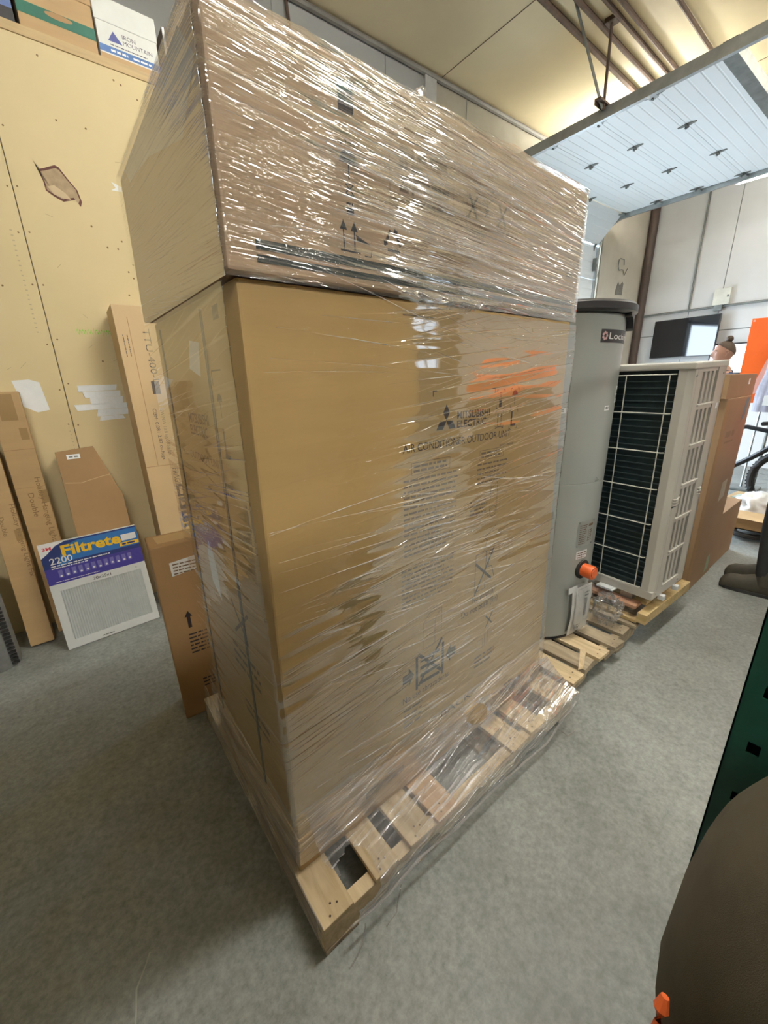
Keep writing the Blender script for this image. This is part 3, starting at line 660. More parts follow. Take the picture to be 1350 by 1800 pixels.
# emblem of three diamonds and the name
pr = Print(Pf); a = .0245; cx, cz = .548, 1.249
for k in range(3):
    R_ = Matrix.Rotation(k*2*PI/3, 2)
    q = [R_ @ Vector(p) for p in ((0, 0), (.5*a, .866*a), (0, 1.732*a), (-.5*a, .866*a))]
    pr.poly([(cx+p.x, cz+p.y) for p in q])
pr.text('MITSUBISHI', .590, 1.2515, .0195, .139, bold=.016); pr.text('ELECTRIC', .590, 1.2285, .0185, .124, bold=.016)
pr.out('maker_emblem', ink, lower)
pr = Print(Pf)
pr.text('AIR CONDITIONER OUTDOOR UNIT', .397, 1.1825, .0205, .440)
pr.text('MADE IN THAILAND', .785, 1.156, .0065, .070)
pr.text('No empujar', .690, .655, .022, .125); pr.text('Do not push (fm)', .640, .618, .022, .190)
pr.text('No use abrazaderas', .388, .428, .022, .20); pr.text('BACK', .556, .272, .026, .155, bold=.004)
pr.out('printed_lettering', ink, lower)
pr = Print(Pf)
# corner marks, up arrows, umbrella, letter L
pr.path([(.498, 1.312), (.498, 1.325), (.512, 1.325)], .0025); pr.path([(.735, 1.325), (.748, 1.325), (.748, 1.312)], .0025)
for (u, v, w, h) in ((.757, 1.268, .038, .052), (.757, 1.212, .038, .048), (.826, 1.268, .040, .055), (.826, 1.205, .040, .055)):
    for su, sv in ((0, 0), (1, 0), (0, 1), (1, 1)):
        x, y = u+su*w, v+sv*h; dx, dy = (1-2*su)*.007, (1-2*sv)*.007
        pr.path([(x+dx, y), (x, y), (x, y+dy)], .0018)
for u in (.768, .784):
    pr.seg((u, 1.218), (u, 1.248), .0018); pr.poly([(u-.0045, 1.245), (u+.0045, 1.245), (u, 1.256)])
pr.seg((.760, 1.215), (.792, 1.215), .002)
pr.rect(.770, .782, 1.272, 1.290); pr.path([(.769, 1.292), (.783, 1.292), (.771, 1.312), (.781, 1.312)], .0014, True)
pr.disc(.846, 1.303, .014, 12, 0, PI); pr.seg((.846, 1.303), (.846, 1.276), .002)
pr.poly([(.833, 1.213), (.858, 1.213), (.858, 1.220), (.840, 1.220), (.840, 1.256), (.833, 1.256)])
# no-push box and figure
pr.path([(.700, .690), (.752, .690), (.752, .822), (.700, .822)], .0022, True); pr.seg((.700, .800), (.752, .806), .002)
pr.path([(.735, .822), (.752, .862), (.738, .872), (.795, .905)], .002)
pr.circ(.778, .812, .009, .0022); pr.path([(.772, .80), (.764, .765), (.785, .762), (.800, .72)], .003)
pr.seg((.700, .678), (.792, .828), .007); pr.seg((.700, .792), (.786, .715), .009)
# clamp sign
pr.rect(.440, .450, .452, .572); pr.rect(.552, .562, .452, .572)
for i in range(4): pr.seg((.459, .47+.026*i), (.543, .466+.028*i), .012)
pr.seg((.452, .462), (.552, .590), .009); pr.seg((.452, .575), (.552, .470), .011)
pr.poly([(.388, .500), (.412, .500), (.412, .482), (.434, .515), (.412, .548), (.412, .530), (.388, .530)])
pr.poly([(.617, .500), (.593, .500), (.593, .482), (.570, .515), (.593, .548), (.593, .530), (.617, .530)])
# small crossed icon and stacked arrows
pr.seg((.772, .528), (.808, .585), .005); pr.seg((.770, .575), (.806, .535), .006)
pr.out('handling_symbols', ink, lower)
pr = Print(Pf)
pr.path([(.770, .455), (.770, .52)], .002); pr.path([(.785, .455), (.785, .525)], .002); pr.path([(.730, .455), (.760, .455), (.760, .49), (.730, .49)], .002, True)
pr.greek(.72, .83, .42, 3, .018, .008, 8)
pr.path([(.470, .585), (.520, .585), (.520, .672), (.470, .672)], .0018, True); pr.path([(.470, .672), (.495, .70), (.548, .70), (.520, .672)], .0018); pr.path([(.548, .70), (.548, .61)], .0018)
# warning paragraphs
pr.greek(.398, .60, 1.108, 15, .0145, .0055, 11); pr.greek(.432, .560, 1.142, 2, .012, .006, 12); pr.path([(.425, 1.124), (.566, 1.124), (.566, 1.154), (.425, 1.154)], .0014, True)
pr.greek(.700, .800, 1.142, 2, .011, .0055, 13); pr.path([(.694, 1.125), (.806, 1.125), (.806, 1.153), (.694, 1.153)], .0014, True)
pr.greek(.685, .830, 1.110, 5, .014, .005, 14); pr.greek(.66, .74, 1.0, 4, .013, .005, 15)
pr.greek(.388, .60, .862, 9, .0135, .0055, 16); pr.greek(.39, .47, .395, 3, .02, .007, 17); pr.greek(.39, .46, .335, 1, .02, .010, 18)
# oil can and cylinder drawings
pr.path([(.487, .925), (.537, .925), (.537, .962), (.487, .962)], .0018, True); pr.path([(.492, .962), (.505, .985), (.519, .985), (.532, .962)], .0018); pr.path([(.506, .985), (.512, 1.02), (.518, .985)], .0018); pr.circ(.512, .943, .012, .0016, 10)
pr.circ(.772, 1.038, .017, .0018); pr.path([(.755, 1.035), (.755, .955), (.789, .955), (.789, 1.035)], .0018); pr.circ(.772, .955, .017, .0018, 12); pr.seg((.757, 1.03), (.787, 1.046), .0016)
pr.rect(.40, .47, .98, .984)
pr.out('small_print', ink_soft, lower, gap=.022)
pr = Print(Pf); pr.off = .0066
pr.rect(.885, 1.02, .165, .200); pr.rect(.235, .385, .180, .206); pr.greek(.905, .96, .208, 1, .01, .010, 31)
pr.out('dark_label', mat('dark_label', (.075, .06, .055), .5), lower)
pr = Print(Pf); pr.rect(.400, .498, 1.488, 1.4905); pr.out('flap_cut', ink_soft, lower)
# left side print and straps
Pl = lambda u, v, off: (LX-.004-off+.0075*(1.5-v)*-.8, u, v)
def left_x(v): return .022+(.035-.022)*(v-PH)/(1.52-PH)
Pl = lambda u, v, off: (left_x(v)-off, u, v)
pr = Print(lambda u, v, off: Pl(.94-u, v, off))
pr.text('MITSUBISHI', .36, 1.262, .024, .17, bold=.016); pr.text('ELECTRIC', .36, 1.232, .024, .15, bold=.016); pr.text('OUTDOOR UNIT', .32, 1.165, .02, .26)
pr.seg((.628, 1.20), (.628, 1.262), .009); pr.seg((.62, 1.202), (.655, 1.202), .010); pr.disc(.63, 1.318, .016, 12, 0, PI); pr.seg((.63, 1.32), (.63, 1.285), .003)
pr.path([(.60, 1.35), (.60, 1.38), (.66, 1.38)], .003); pr.greek(.57, .65, 1.13, 2, .02, .008, 33); pr.rect(.655, .69, 1.47, 1.495)
pr.seg((.50, .70), (.62, .80), .010); pr.seg((.50, .80), (.60, .70), .010); pr.greek(.46, .66, .64, 3, .03, .012, 34); pr.greek(.5, .68, .46, 2, .03, .012, 35)
pr.out('side_lettering', ink_soft, lower)
def strap(y, w, m, name, top=1.50):
    mb = MB(); n = 14
    for i in range(n):
        z0 = PH+(top-PH)*i/n; z1 = PH+(top-PH)*(i+1)/n
        mb.hexa([(left_x(z0)-.0025, y, z0), (left_x(z0), y, z0), (left_x(z0), y+w, z0), (left_x(z0)-.0025, y+w, z0), (left_x(z1)-.0025, y, z1), (left_x(z1), y, z1), (left_x(z1), y+w, z1), (left_x(z1)-.0025, y+w, z1)])
    return obj(name, mb, m, lower)
strap(.352, .012, black_plastic, 'packing_strap'); strap(.735, .010, black_plastic, 'packing_strap')
pr = Print(Pl); pr.poly([(.53, .75), (.60, .79), (.61, .88), (.585, .93), (.55, .90), (.535, .84)]); pr.out('torn_white_label', paper, lower)
pr = Print(Pl); pr.poly([(.40, 1.44), (.47, 1.45), (.50, 1.39), (.42, 1.37)]); pr.out('side_label', paper, lower)

upper = carton('cardboard_carton', 'low wide kraft carton with two dark printed bands, upper of the wrapped pair',
    [(.016, UY, 1.524), (1.100, UY, 1.534), (1.100, .815, 1.534), (.012, .815, 1.524), (.022, UY, 1.862), (1.106, UY, 1.859), (1.106, .815, 1.862), (.020, .815, 1.862)], kraft_pink, .005)
Pu = lambda u, v, off: (u, UY-off, v)
pr = Print(Pu)
pr.rect(.066, 1.082, 1.5585, 1.5735); pr.rect(.066, 1.082, 1.540, 1.5515)
pr.out('printed_band', band_ink, upper)
pr = Print(Pu)
pr.rect(.238, .270, 1.79, 1.835)
pr.disc(.255, 1.718, .020, 12, 0, PI); pr.seg((.255, 1.718), (.255, 1.695), .0025)
for du, dv in ((-.014, .024), (-.004, .030), (.008, .027), (.016, .022)): pr.seg((.255+du, 1.718+dv), (.255+du-.002, 1.724+dv), .002)
pr.path([(.245, 1.672), (.265, 1.672), (.246, 1.688), (.264, 1.688)], .0018, True); pr.rect(.247, .263, 1.641, 1.652); pr.greek(.247, .262, 1.656, 2, .007, .004, 41)
for u in (.238, .262):
    pr.seg((u, 1.585), (u, 1.618), .003); pr.poly([(u-.008, 1.616), (u+.008, 1.616), (u, 1.632)])
pr.seg((.230, 1.583), (.275, 1.583), .003); pr.poly([(.265, 1.612), (.30, 1.60), (.268, 1.602)])
pr.path([(.285, 1.58), (.30, 1.58), (.302, 1.592)], .0018)
# recycling mark
for k in range(3):
    R_ = Matrix.Rotation(k*2*PI/3, 2); c0 = Vector((.356, 1.614))
    q = [R_ @ Vector(p) for p in ((-.014, -.018), (.010, -.018), (.010, -.012), (-.014, -.012))]; pr.poly([(c0.x+p.x, c0.y+p.y) for p in q])
    q = [R_ @ Vector(p) for p in ((.010, -.022), (.020, -.015), (.010, -.008))]; pr.poly([(c0.x+p.x, c0.y+p.y) for p in q])
pr.text('PAP', .372, 1.586, .009, .030, ang=PI)
for u in (.595, .705):
    pr.seg((u-.016, 1.70), (u+.016, 1.745), .0055); pr.seg((u-.014, 1.745), (u+.016, 1.702), .0065)
pr.seg((.640, 1.712), (.652, 1.728), .003); pr.seg((.640, 1.728), (.652, 1.712), .003); pr.seg((.646, 1.728), (.646, 1.745), .0016)
pr.out('handling_symbols', ink, upper)
pr = Print(Pu)
pr.path([(.35, 1.69), (.53, 1.69), (.53, 1.79), (.35, 1.79)], .0015, True)
pr.greek(.375, .52, 1.765, 1, .01, .012, 51); pr.greek(.375, .44, 1.742, 1, .01, .013, 52); pr.greek(.38, .52, 1.725, 2, .010, .006, 53); pr.greek(.375, .415, 1.704, 1, .01, .012, 54); pr.greek(.40, .50, 1.692, 1, .01, .006, 55)
pr.path([(.575, 1.75), (.575, 1.675), (.735, 1.675), (.735, 1.78)], .0014); pr.path([(.60, 1.76), (.645, 1.735), (.69, 1.765)], .0016)
for i in range(7): pr.seg((.59+.008*i, 1.665), (.59+.008*i, 1.688), .0016)
pr.greek(1.03, 1.075, 1.635, 1, .01, .010, 56)
pr.out('small_print', ink_soft, upper, gap=.022)
def upx(v): return .014+.007*(v-1.524)/.338
pr = Print(lambda u, v, off: (upx(v)-off, u, v))
pr.poly([(.16, 1.80), (.22, 1.862), (.815, 1.862), (.815, 1.835), (.5, 1.80), (.26, 1.74)])
pr.out('film_overlap_patch', mat('film_overlap_grey', (.46, .44, .42), .6), upper)  # opaque grey patch painted as the haze of overlapped film

# ================================================================== STRETCH FILM
FILM = thing('stretch_film', 'clear shiny stretch film wound round the cartons and pallet', 'plastic film', (.58, .1, .05))
def grid_mesh(name, nu, nv, fn, uvf, m, hole=None):
    vs = []; uvs = []; fs = []
    for j in range(nv+1):
        for i in range(nu+1):
            s, t = i/nu, j/nv; vs.append(fn(s, t)); uvs.append(uvf(s, t))
    for j in range(nv):
        for i in range(nu):
            if hole and hole((i+.5)/nu, (j+.5)/nv): continue
            a = j*(nu+1)+i; fs.append((a, a+1, a+nu+2, a+nu+1))
    me = D.meshes.new(name); me.from_pydata([tuple(v) for v in vs], [], fs)
    uv = me.uv_layers.new(name='UVMap')
    flat_uv = []
    for p in me.polygons:
        for vi in p.vertices: flat_uv += uvs[vi]
    uv.data.foreach_set('uv', flat_uv); me.update()
    for p in me.polygons: p.use_smooth = True
    return obj(name, me, m, FILM)
def nz(x, y, z=0.0): return noise.noise(Vector((x, y, z)))
def perimeter(s, x0, x1, y0, y1, r=.010):
    """path: right-back -> right-front -> near corner -> left-back; returns point, outward normal, length along"""
    L1, L2, L3 = y1-y0, x1-x0, y1-y0; d = s*(L1+L2+L3)
    if d < L1: p, n = (x1, y1-d), (1, 0)
    elif d < L1+L2: p, n = (x1-(d-L1), y0), (0, -1)
    else: p, n = (x0, y0+(d-L1-L2)), (-1, 0)
    for q, c in ((L1, (x1, y0)), (L1+L2, (x0, y0))):
        e = d-q
        if abs(e) < r*2:
            k = (e/(r*2)+1)/2
            if c[0] == x1: n = (math.cos(k*PI/2), -math.sin(k*PI/2))
            else: n = (-math.sin(k*PI/2), -math.cos(k*PI/2))
    return p, n, d
def wrap(name, x0, x1, y0, y1, zb, zt, off, m, nu, nv, amp, rows, tilt, taper=0.0, seed=0.0, fu=.8):
    def fn(s, t):
        z = zb+(zt-zb)*t
        k = taper*(1-t)
        (px, py), n, d = perimeter(s, x0-k*0.0, x1+k, y0, y1)
        h = nz(d*fu+seed, (z+tilt*d)*rows, seed)+.4*nz(d*fu*1.6+seed, (z-tilt*.6*d)*rows*1.9, seed+3)
        e = off+amp*(.5+h)
        # film stands off a little between tight corners
        return (px+n[0]*e, py+n[1]*e, z)
    def uvf(s, t):
        return (s*((y1-y0)*2+(x1-x0)), zb+(zt-zb)*t)
    return grid_mesh(name, nu, nv, fn, uvf, m)
wrap('upper_wrap', .015, 1.106, UY, .815, 1.515, 1.868, .0035, film_upper_m, 240, 170, .0016, 75, -.06, seed=1, fu=.35)
wrap('lower_wrap', .0155, 1.150, FY-.004, .806, .300, 1.510, .0065, film_lower_m, 300, 200, .0020, 30, .10, taper=.021, seed=5)
wrap('gathered_wrap', .0155, 1.172, FY-.004, .806, .135, .320, .0075, film_low_m, 240, 50, .0030, 60, .12, seed=9)
# top cover rolled over the carton edges
def top_fn(s, t):
    x = .012+(1.112-.012)*s; y = UY-.006+(.82-UY)*t
    e = min(s, 1-s, t, 1-t)
    return (x, y, 1.866+.006*min(1, e*20)+.006*nz(x*9, y*9, 2)+.004*nz(x*30, y*30, 3))
grid_mesh('top_cover', 60, 40, top_fn, lambda s, t: (s, t), film_upper_m)
# crumpled tail along the joint of the two cartons and a knot on top
def fold_fn(s, t):
    x = .36+.40*s; w = .030*math.sin(PI*min(1, .15+s))**.5
    return (x, UY-.010-.012*math.sin(PI*t)-.006*nz(x*30, t*4, 1), 1.535-.005*s-w*t+.006*nz(x*22, t*3, 4))
grid_mesh('film_fold', 60, 12, fold_fn, lambda s, t: (s*.4, t*.05), bag_film_m)
def knot_fn(s, t):
    a = s*2*PI; r = .016*(1-t)**.7+.004
    return (.435+r*math.cos(a)+.02*t+.004*nz(a*2, t*6, 5), UY+.02+r*math.sin(a), 1.868+.03*t+.004*nz(a*3, t*9, 7))
grid_mesh('film_knot', 20, 10, knot_fn, lambda s, t: (s*.1, t*.05), bag_film_m)
# skirt: leaves the carton near its foot and drapes over the board ends
def skirt_fn(s, t):
    x = .045+1.16*s
    zt = .30-.10*s+.02*nz(x*5, 0, 3); y_end = -.020-.006*nz(x*10, 2, 0)
    k = min(1, t/.72)
    if t < .72:
        y = (FY-.014)*(1-k)+y_end*k; z = zt*(1-k)+(PH+.006)*k-.025*math.sin(PI*k)*(.6+.4*nz(x*6, 8, 0))
        z = max(z, PH+.005+.004*nz(x*40, k*6, 9) if y < .14 else z)
    else:
        q = (t-.72)/.28; edge = .050+.030*nz(x*6.5, 11, 0)+.012*nz(x*21, 4, 0)
        y = y_end-.006*q-.004*nz(x*25, q*3, 4); z = PH+.006-q*edge
    f = .004*nz(x*9+k*3, k*5, 6)+.0010*nz(x*40, k*8, 7)
    return (x, y-abs(f)*.8, z+f+.002)
def skirt_hole(s, t):
    x = .045+1.16*s
    d1 = ((x-.118)/.050)**2+((t-.57)/.24)**2+.35*nz(s*40, t*9, 2)
    d3 = ((x-.03)/.06)**2+((t-.8)/.5)**2+.3*nz(s*50, t*7, 3)
    d2 = ((x-.70)/.055)**2+((t-.10)/.09)**2+.3*nz(s*30, t*9, 6)
    return d1 < 1 or d2 < 1 or d3 < 1
grid_mesh('film_skirt', 260, 60, skirt_fn, lambda s, t: (s*1.16, t*.28), film_skirt_m, skirt_hole)
def side_skirt_fn(s, t):
    y = .0+.93*s
    k = t; zt = .20+.04*nz(y*5, 3, 0)
    x = .008*(1-k)+(-.006)*k-.003*nz(y*20, k*5, 2); z = zt*(1-k)+(.045+.02*nz(y*8, 5, 0))*k
    if y < .13: x = min(x, .004); z = min(z, PH+.008+.05*y)
    return (x-.004, y, z)
grid_mesh('side_skirt', 160, 24, side_skirt_fn, lambda s, t: (s*.93, t*.2), film_skirt_m)
# loose strands of twisted film
def strand(name, pts, r, m=film_skirt_m):
    P_ = []
    for a, b in zip(pts[:-1], pts[1:]):
        for i in range(6):
            k = i/6; q = Vector(a).lerp(Vector(b), k); P_.append(q+Vector((nz(q.x*40, q.z*40, 1), nz(q.y*40, q.x*40, 2), nz(q.z*40, q.y*40, 3)))*.0025)
    P_.append(Vector(pts[-1])); mb = MB().tube(P_, r, 6)
    me = mb.mesh(name); uv = me.uv_layers.new(name='UVMap')
    for p in me.polygons: p.use_smooth = True
    return obj(name, me, m, FILM)
strand('film_rope', [(.06, -.024, .075), (.16, -.030, .065), (.30, -.026, .082), (.45, -.030, .06), (.62, -.028, .06), (.80, -.030, .05), (.95, -.034, .035), (1.05, -.028, .06), (1.18, -.024, .085)], .0035)
strand('film_rope', [(.10, -.03, .05), (.085, -.04, .02), (.06, -.05, .004), (.03, -.055, .004)], .002)
strand('film_rope', [(.22, -.03, .06), (.19, -.045, .004), (.15, -.052, .004)], .0015)
strand('film_rope', [(1.03, -.03, .05), (1.07, -.055, .004), (1.12, -.06, .005)], .002)
# drawn-out ridges where the film is stretched
ridge_m = D.materials.new('stretched_film_ridge'); ridge_m.use_nodes = True; rnt = ridge_m.node_tree
rb_n = rnt.nodes['Principled BSDF']; rb_n.inputs['Base Color'].default_value = (.85, .84, .83, 1); rb_n.inputs['Roughness'].default_value = .18; rb_n.inputs['Specular IOR Level'].default_value = .9
rinfo = N(rnt, 'ShaderNodeTexCoord'); rnz = N(rnt, 'ShaderNodeTexNoise'); rnz.inputs['Scale'].default_value = 9.0
rnt.links.new(rinfo.outputs['Object'], rnz.inputs['Vector']); rrp = ramp(rnt, [(.40, (.05,)*3), (.66, (.50,)*3)]); rnt.links.new(rnz.outputs['Fac'], rrp.inputs['Fac']); rnt.links.new(rrp.outputs[0], rb_n.inputs['Alpha'])
rs = random.Random(12); rg = MB()
def ridge(x0, x1, z0, slope, sag, r, y):
    n = 14; rg.tube([(x0+(x1-x0)*i/n, y-.0006*math.sin(i*1.7), z0+slope*(x1-x0)*i/n-sag*math.sin(PI*i/n)+.0012*nz(i*.6, z0*30, 2)) for i in range(n+1)], r, 4, taper=[.35+.65*math.sin(PI*(i+.4)/(n+.8)) for i in range(n+1)])
for k in range(120):
    z = rs.choice((rs.uniform(.18, 1.48), rs.uniform(.78, 1.10), rs.uniform(.2, .7))); L = rs.uniform(.12, .75); x = rs.uniform(.03, 1.10-min(L, 1.0)*.9)
    if 1.14 < z < 1.33 and x+L > .38: z += .2
    if z > 1.49: continue
    ridge(x, min(1.135, x+L), z, rs.gauss(-.03, .07), rs.gauss(0, .006), rs.uniform(.0003, .0010), FY-.0145)
for k in range(90):
    z = rs.uniform(1.545, 1.85); L = rs.uniform(.12, .8); x = rs.uniform(.03, 1.0-L*.7)
    ridge(x, min(1.095, x+L), z, rs.gauss(-.03, .05), rs.gauss(0, .004), rs.uniform(.0003, .0010), UY-.0085)
for k in range(5):
    x = rs.uniform(.05, .5); ridge(x, x+rs.uniform(.3, .6), rs.uniform(1.40, 1.6), -.25, .0, .0007, UY-.0105)
ro = obj('film_ridges', rg, ridge_m, FILM, smooth=True, recalc=False); ro['kind'] = 'stuff'

# ================================================================== WATER HEATER ON OLD PALLET
P2 = thing('wooden_pallet', 'weathered wooden pallet under the grey water heater', 'pallet', (1.75, .55, 0))
Z2 = .108
for y in (.045, .5, .96): stringer(P2, 1.235, 2.34, y, y+.036, .016, .090, wood_old)
dk2 = [(1.240, 1.335, .035), (1.362, 1.455, .045), (1.488, 1.585, .03), (1.625, 1.715, .02), (1.762, 1.845, .04), (1.885, 1.965, .03), (2.02, 2.11, .035), (2.15, 2.24, .03), (2.26, 2.34, .04)]
for i, (a, b, y0) in enumerate(dk2):
    if a > 1.9: continue
    board('deck_board', a, b, y0-.01, 1.02, .090, Z2, (wood_pale if i in (0, 2) else wood_old), P2, .006, rb)
board('deck_board', 2.02, 2.10, .03, 1.02, .090, Z2, wood_old, P2, .004, rb); board('deck_board', 2.24, 2.335, .03, 1.02, .090, Z2, wood_old, P2, .004, rb)
for (a, b) in [(1.235, 1.33), (1.74, 1.83), (2.24, 2.34)]: board('bottom_board', a, b, .04, 1.0, 0, .016, wood_old, P2, .002, rb)
nl = MB()
for (a, b, y0) in dk2[:6]:
    for (fx, fy) in ((.3, .016), (.7, .024)):
        x, y = a+(b-a)*fx, y0+fy
        nl.add([(x+.004*math.cos(k*PI/3), y+.004*math.sin(k*PI/3), Z2+.0007) for k in range(6)], [(0, 1, 2, 3, 4, 5)])
obj('nail_heads', nl, rust, P2, recalc=False)
sp = obj('wood_splinter', MB().hexa([(1.325, .045, Z2+.012), (1.348, .035, Z2+.014), (1.356, .037, Z2+.022), (1.332, .048, Z2+.020), (1.395, .075, Z2+.055), (1.425, .062, Z2+.052), (1.430, .066, Z2+.060), (1.400, .080, Z2+.062)]), wood_pale)
tag(sp, 'loose pale splinter of wood lying on the weathered pallet', 'wood scrap')

HC, HR = Vector((1.61, .480, 0)), .285
HT = thing('water_heater', 'tall grey cylindrical water heater with a black lid', 'water heater', (HC.x, HC.y, Z2))
obj('tank_body', MB().lathe([(.27, Z2+.012), (HR, Z2+.02), (HR, .899), (HR-.0015, .9005), (HR-.0015, .9025), (HR, .904), (HR, 1.585), (HR-.01, 1.592)], (HC.x, HC.y, 0), 72), heater_grey, HT, smooth=True)
obj('base_ring', MB().lathe([(.278, Z2), (.282, Z2+.014), (.27, Z2+.016)], (HC.x, HC.y, 0), 60), black_plastic, HT, smooth=True)
obj('lid', MB().lathe([(HR-.01, 1.588), (HR+.012, 1.590), (HR+.022, 1.598), (HR+.022, 1.622), (HR+.012, 1.632), (HR-.03, 1.637), (.05, 1.640), (0.0001, 1.640)], (HC.x+.012, HC.y-.010, 0), 72), black_plastic, HT, smooth=True)
# black bracket under the lid rim, right side
def cp(deg, z, r=HR): return (HC.x+r*math.cos(math.radians(deg)), HC.y+r*math.sin(math.radians(deg)), z)
def Pcyl(a0, r0=HR):
    return lambda u, v, off: cp(a0+math.degrees(u/HR), v, r0+off)
lb = MB(); n = 12
for i in range(n):
    d0, d1 = -84+i*4, -84+(i+1)*4; h0, h1 = .012+.05*math.sin(PI*min(1, i/n*1.1))**2, .012+.05*math.sin(PI*min(1, (i+1)/n*1.1))**2
    lb.hexa([cp(d0, 1.592-h0, HR+.001), cp(d1, 1.592-h1, HR+.001), cp(d1, 1.592-h1, HR+.026), cp(d0, 1.592-h0, HR+.026), cp(d0, 1.592, HR+.001), cp(d1, 1.592, HR+.001), cp(d1, 1.592, HR+.026), cp(d0, 1.592, HR+.026)])
obj('lid_clip', lb, black_plastic, HT)
pl = Print(Pcyl(-112.5)); pl.off = .001; pl.rect(0, .30, 1.478, 1.527, 24); obj_lbl = pl.out('name_plate', mat('name_plate_dark', (.045, .045, .05), .4), HT)
pl = Print(Pcyl(-112.5)); pl.off = .002; pl.text('Lochinvar', .043, 1.491, .024, .24, bold=.006); pl.out('maker_name', white_print, HT)
pl = Print(Pcyl(-112.5)); pl.off = .002
for k in range(7):
    a_ = k*.9; pl.disc(.020+.010*math.cos(a_), 1.503+.012*math.sin(a_), .0055, 6)
pl.out('name_plate_crest', mat('crest_pink', (.62, .40, .40), .5), HT)
for a0, z0, w, h in ((-141, 1.208, .022, .022), (-97, 1.212, .026, .02), (-79, 1.24, .03, .07)):
    pl = Print(Pcyl(a0)); pl.off = .001; pl.rect(0, w*1.4, z0, z0+h, 4); pl.out('sticker', sticker, HT)
    pl = Print(Pcyl(a0)); pl.off = .0016; pl.greek(.006, w*1.15, z0+h*.55, 2, h*.3, h*.22, 3); pl.out('sticker_print', steel_dark, HT)
pl = Print(Pcyl(-110)); pl.off = .0012; pl.rect(0, .118, .597, .722, 10); pl.out('rating_plate', mat('rating_plate', (.42, .44, .43), .3, .5), HT)
pl = Print(Pcyl(-110)); pl.off = .002; pl.greek(.012, .06, .70, 10, .010, .004, 61); pl.rect(.070, .105, .692, .704, 3); pl.greek(.07, .105, .67, 6, .010, .004, 62); pl.out('rating_text', ink_soft, HT)
for d_, z in ((-108.5, .717), (-88, .717), (-108.5, .602), (-88, .602)):
    obj('plate_screw', MB().lathe([(.004, -.003), (.004, .003)], cp(d_, z, HR+.002), 8), steel, HT)
pl = Print(Pcyl(-108)); pl.off = .0012; pl.rect(0, .075, .535, .575, 6); pl.out('white_notice', sticker, HT)
pl = Print(Pcyl(-108)); pl.off = .002; pl.greek(.006, .07, .562, 3, .011, .005, 63); pl.out('notice_text', ink_soft, HT)
obj('clean_out_hook', MB().tube([cp(-95, .905, HR+.002), cp(-95, .915, HR+.012), cp(-95, .925, HR+.002)], .004, 6), heater_grey, HT)
# port with orange cap, axis outward at about -95 deg
ad = math.radians(-97); axd = Vector((math.cos(ad), math.sin(ad), 0)); pc = Vector(cp(-97, .475, HR))
rotm = axd.to_track_quat('Z', 'Y').to_matrix().to_4x4()
def port(prof, name, m):
    return obj(name, MB().lathe(prof, (0, 0, 0), 28), m, HT, smooth=True, xf=Matrix.Translation(pc) @ rotm)
port([(.047, -.01), (.047, .006), (.040, .009), (.030, .009)], 'port_gasket', rubber)
port([(.032, .0), (.033, .055), (.030, .062), (.020, .060), (.019, .064), (0.0001, .064)], 'orange_cap', orange_plastic)
# document pouch hung on the tank
BG = thing('document_pouch', 'clear plastic pouch with white printed sheets hanging on the grey tank', 'document pouch', cp(-98, .15, HR+.03))
e1 = Vector((math.cos(math.radians(-8)), math.sin(math.radians(-8)), 0)); e3 = Vector((0, 0, 1)); e2 = e1.cross(e3)
B0 = Vector(cp(-111, .128, HR+.012))
PB = lambda u, v, off: tuple(B0+e1*u+e3*v+e2*(off+.006+.010*math.sin(PI*min(1, max(0, v/.30)))))
def sheet(u0, u1, v0, v1, off, m, name, n=8, uvm=False):
    vs = []; fs = []
    for j in range(n+1):
        for i in range(n+1):
            u = u0+(u1-u0)*i/n; v = v0+(v1-v0)*j/n; vs.append(PB(u, v, off+.004*nz(u*20, v*14, off*100)))
    for j in range(n):
        for i in range(n): fs.append((j*(n+1)+i, j*(n+1)+i+1, (j+1)*(n+1)+i+1, (j+1)*(n+1)+i))
    me = D.meshes.new(name); me.from_pydata(vs, [], fs); uv = me.uv_layers.new(name='UVMap')
    for p in me.polygons:
        p.use_smooth = True
        for li, vi in zip(p.loop_indices, p.vertices): uv.data[li].uv = ((vi % (n+1))/n*.3, (vi//(n+1))/n*.3)
    return obj(name, me, m, BG)
sheet(.025, .145, .015, .265, .004, paper, 'printed_sheet'); sheet(.0, .13, .005, .25, .0, paper, 'printed_sheet')
sheet(.0, .155, .0, .285, .010, bag_film_m, 'clear_sleeve'); sheet(-.035, .03, .248, .278, .003, white_plastic_film, 'tape_strip', 4)
pb = Print(PB); pb.off = .009; pb.greek(.085, .12, .225, 3, .016, .007, 71); pb.rect(.093, .107, .10, .195); pb.greek(.045, .075, .055, 4, .012, .006, 72); pb.path([(.035, .025), (.138, .025), (.138, .255), (.035, .255)], .0012, True); pb.rect(.045, .070, .032, .045)
pb.out('sheet_print', mat('sheet_print_grey', (.30, .31, .32), .6), BG, gap=.022)
# crumpled clear film beside it
CR = thing('crumpled_film', 'crumpled ball of clear plastic film lying on the weathered pallet', 'plastic film', (1.83, .13, Z2))
def crump(s, t):
    a = s*2*PI; ph = t*PI; q = Vector((math.sin(ph)*math.cos(a), math.sin(ph)*math.sin(a), math.cos(ph)))
    r = .075*(1+.55*nz(q.x*2.6, q.y*2.6, q.z*2.6)+.30*nz(q.x*7, q.y*7, q.z*7+3))
    return (1.80+q.x*r*.85, .135+q.y*r*.8, Z2+.085+q.z*r*1.05)
me_o = grid_mesh('crumpled_sheet', 60, 36, crump, lambda s, t: (s*.5, t*.3), bag_film_m); me_o.parent = CR; me_o.matrix_parent_inverse = CR.matrix_basis.inverted()

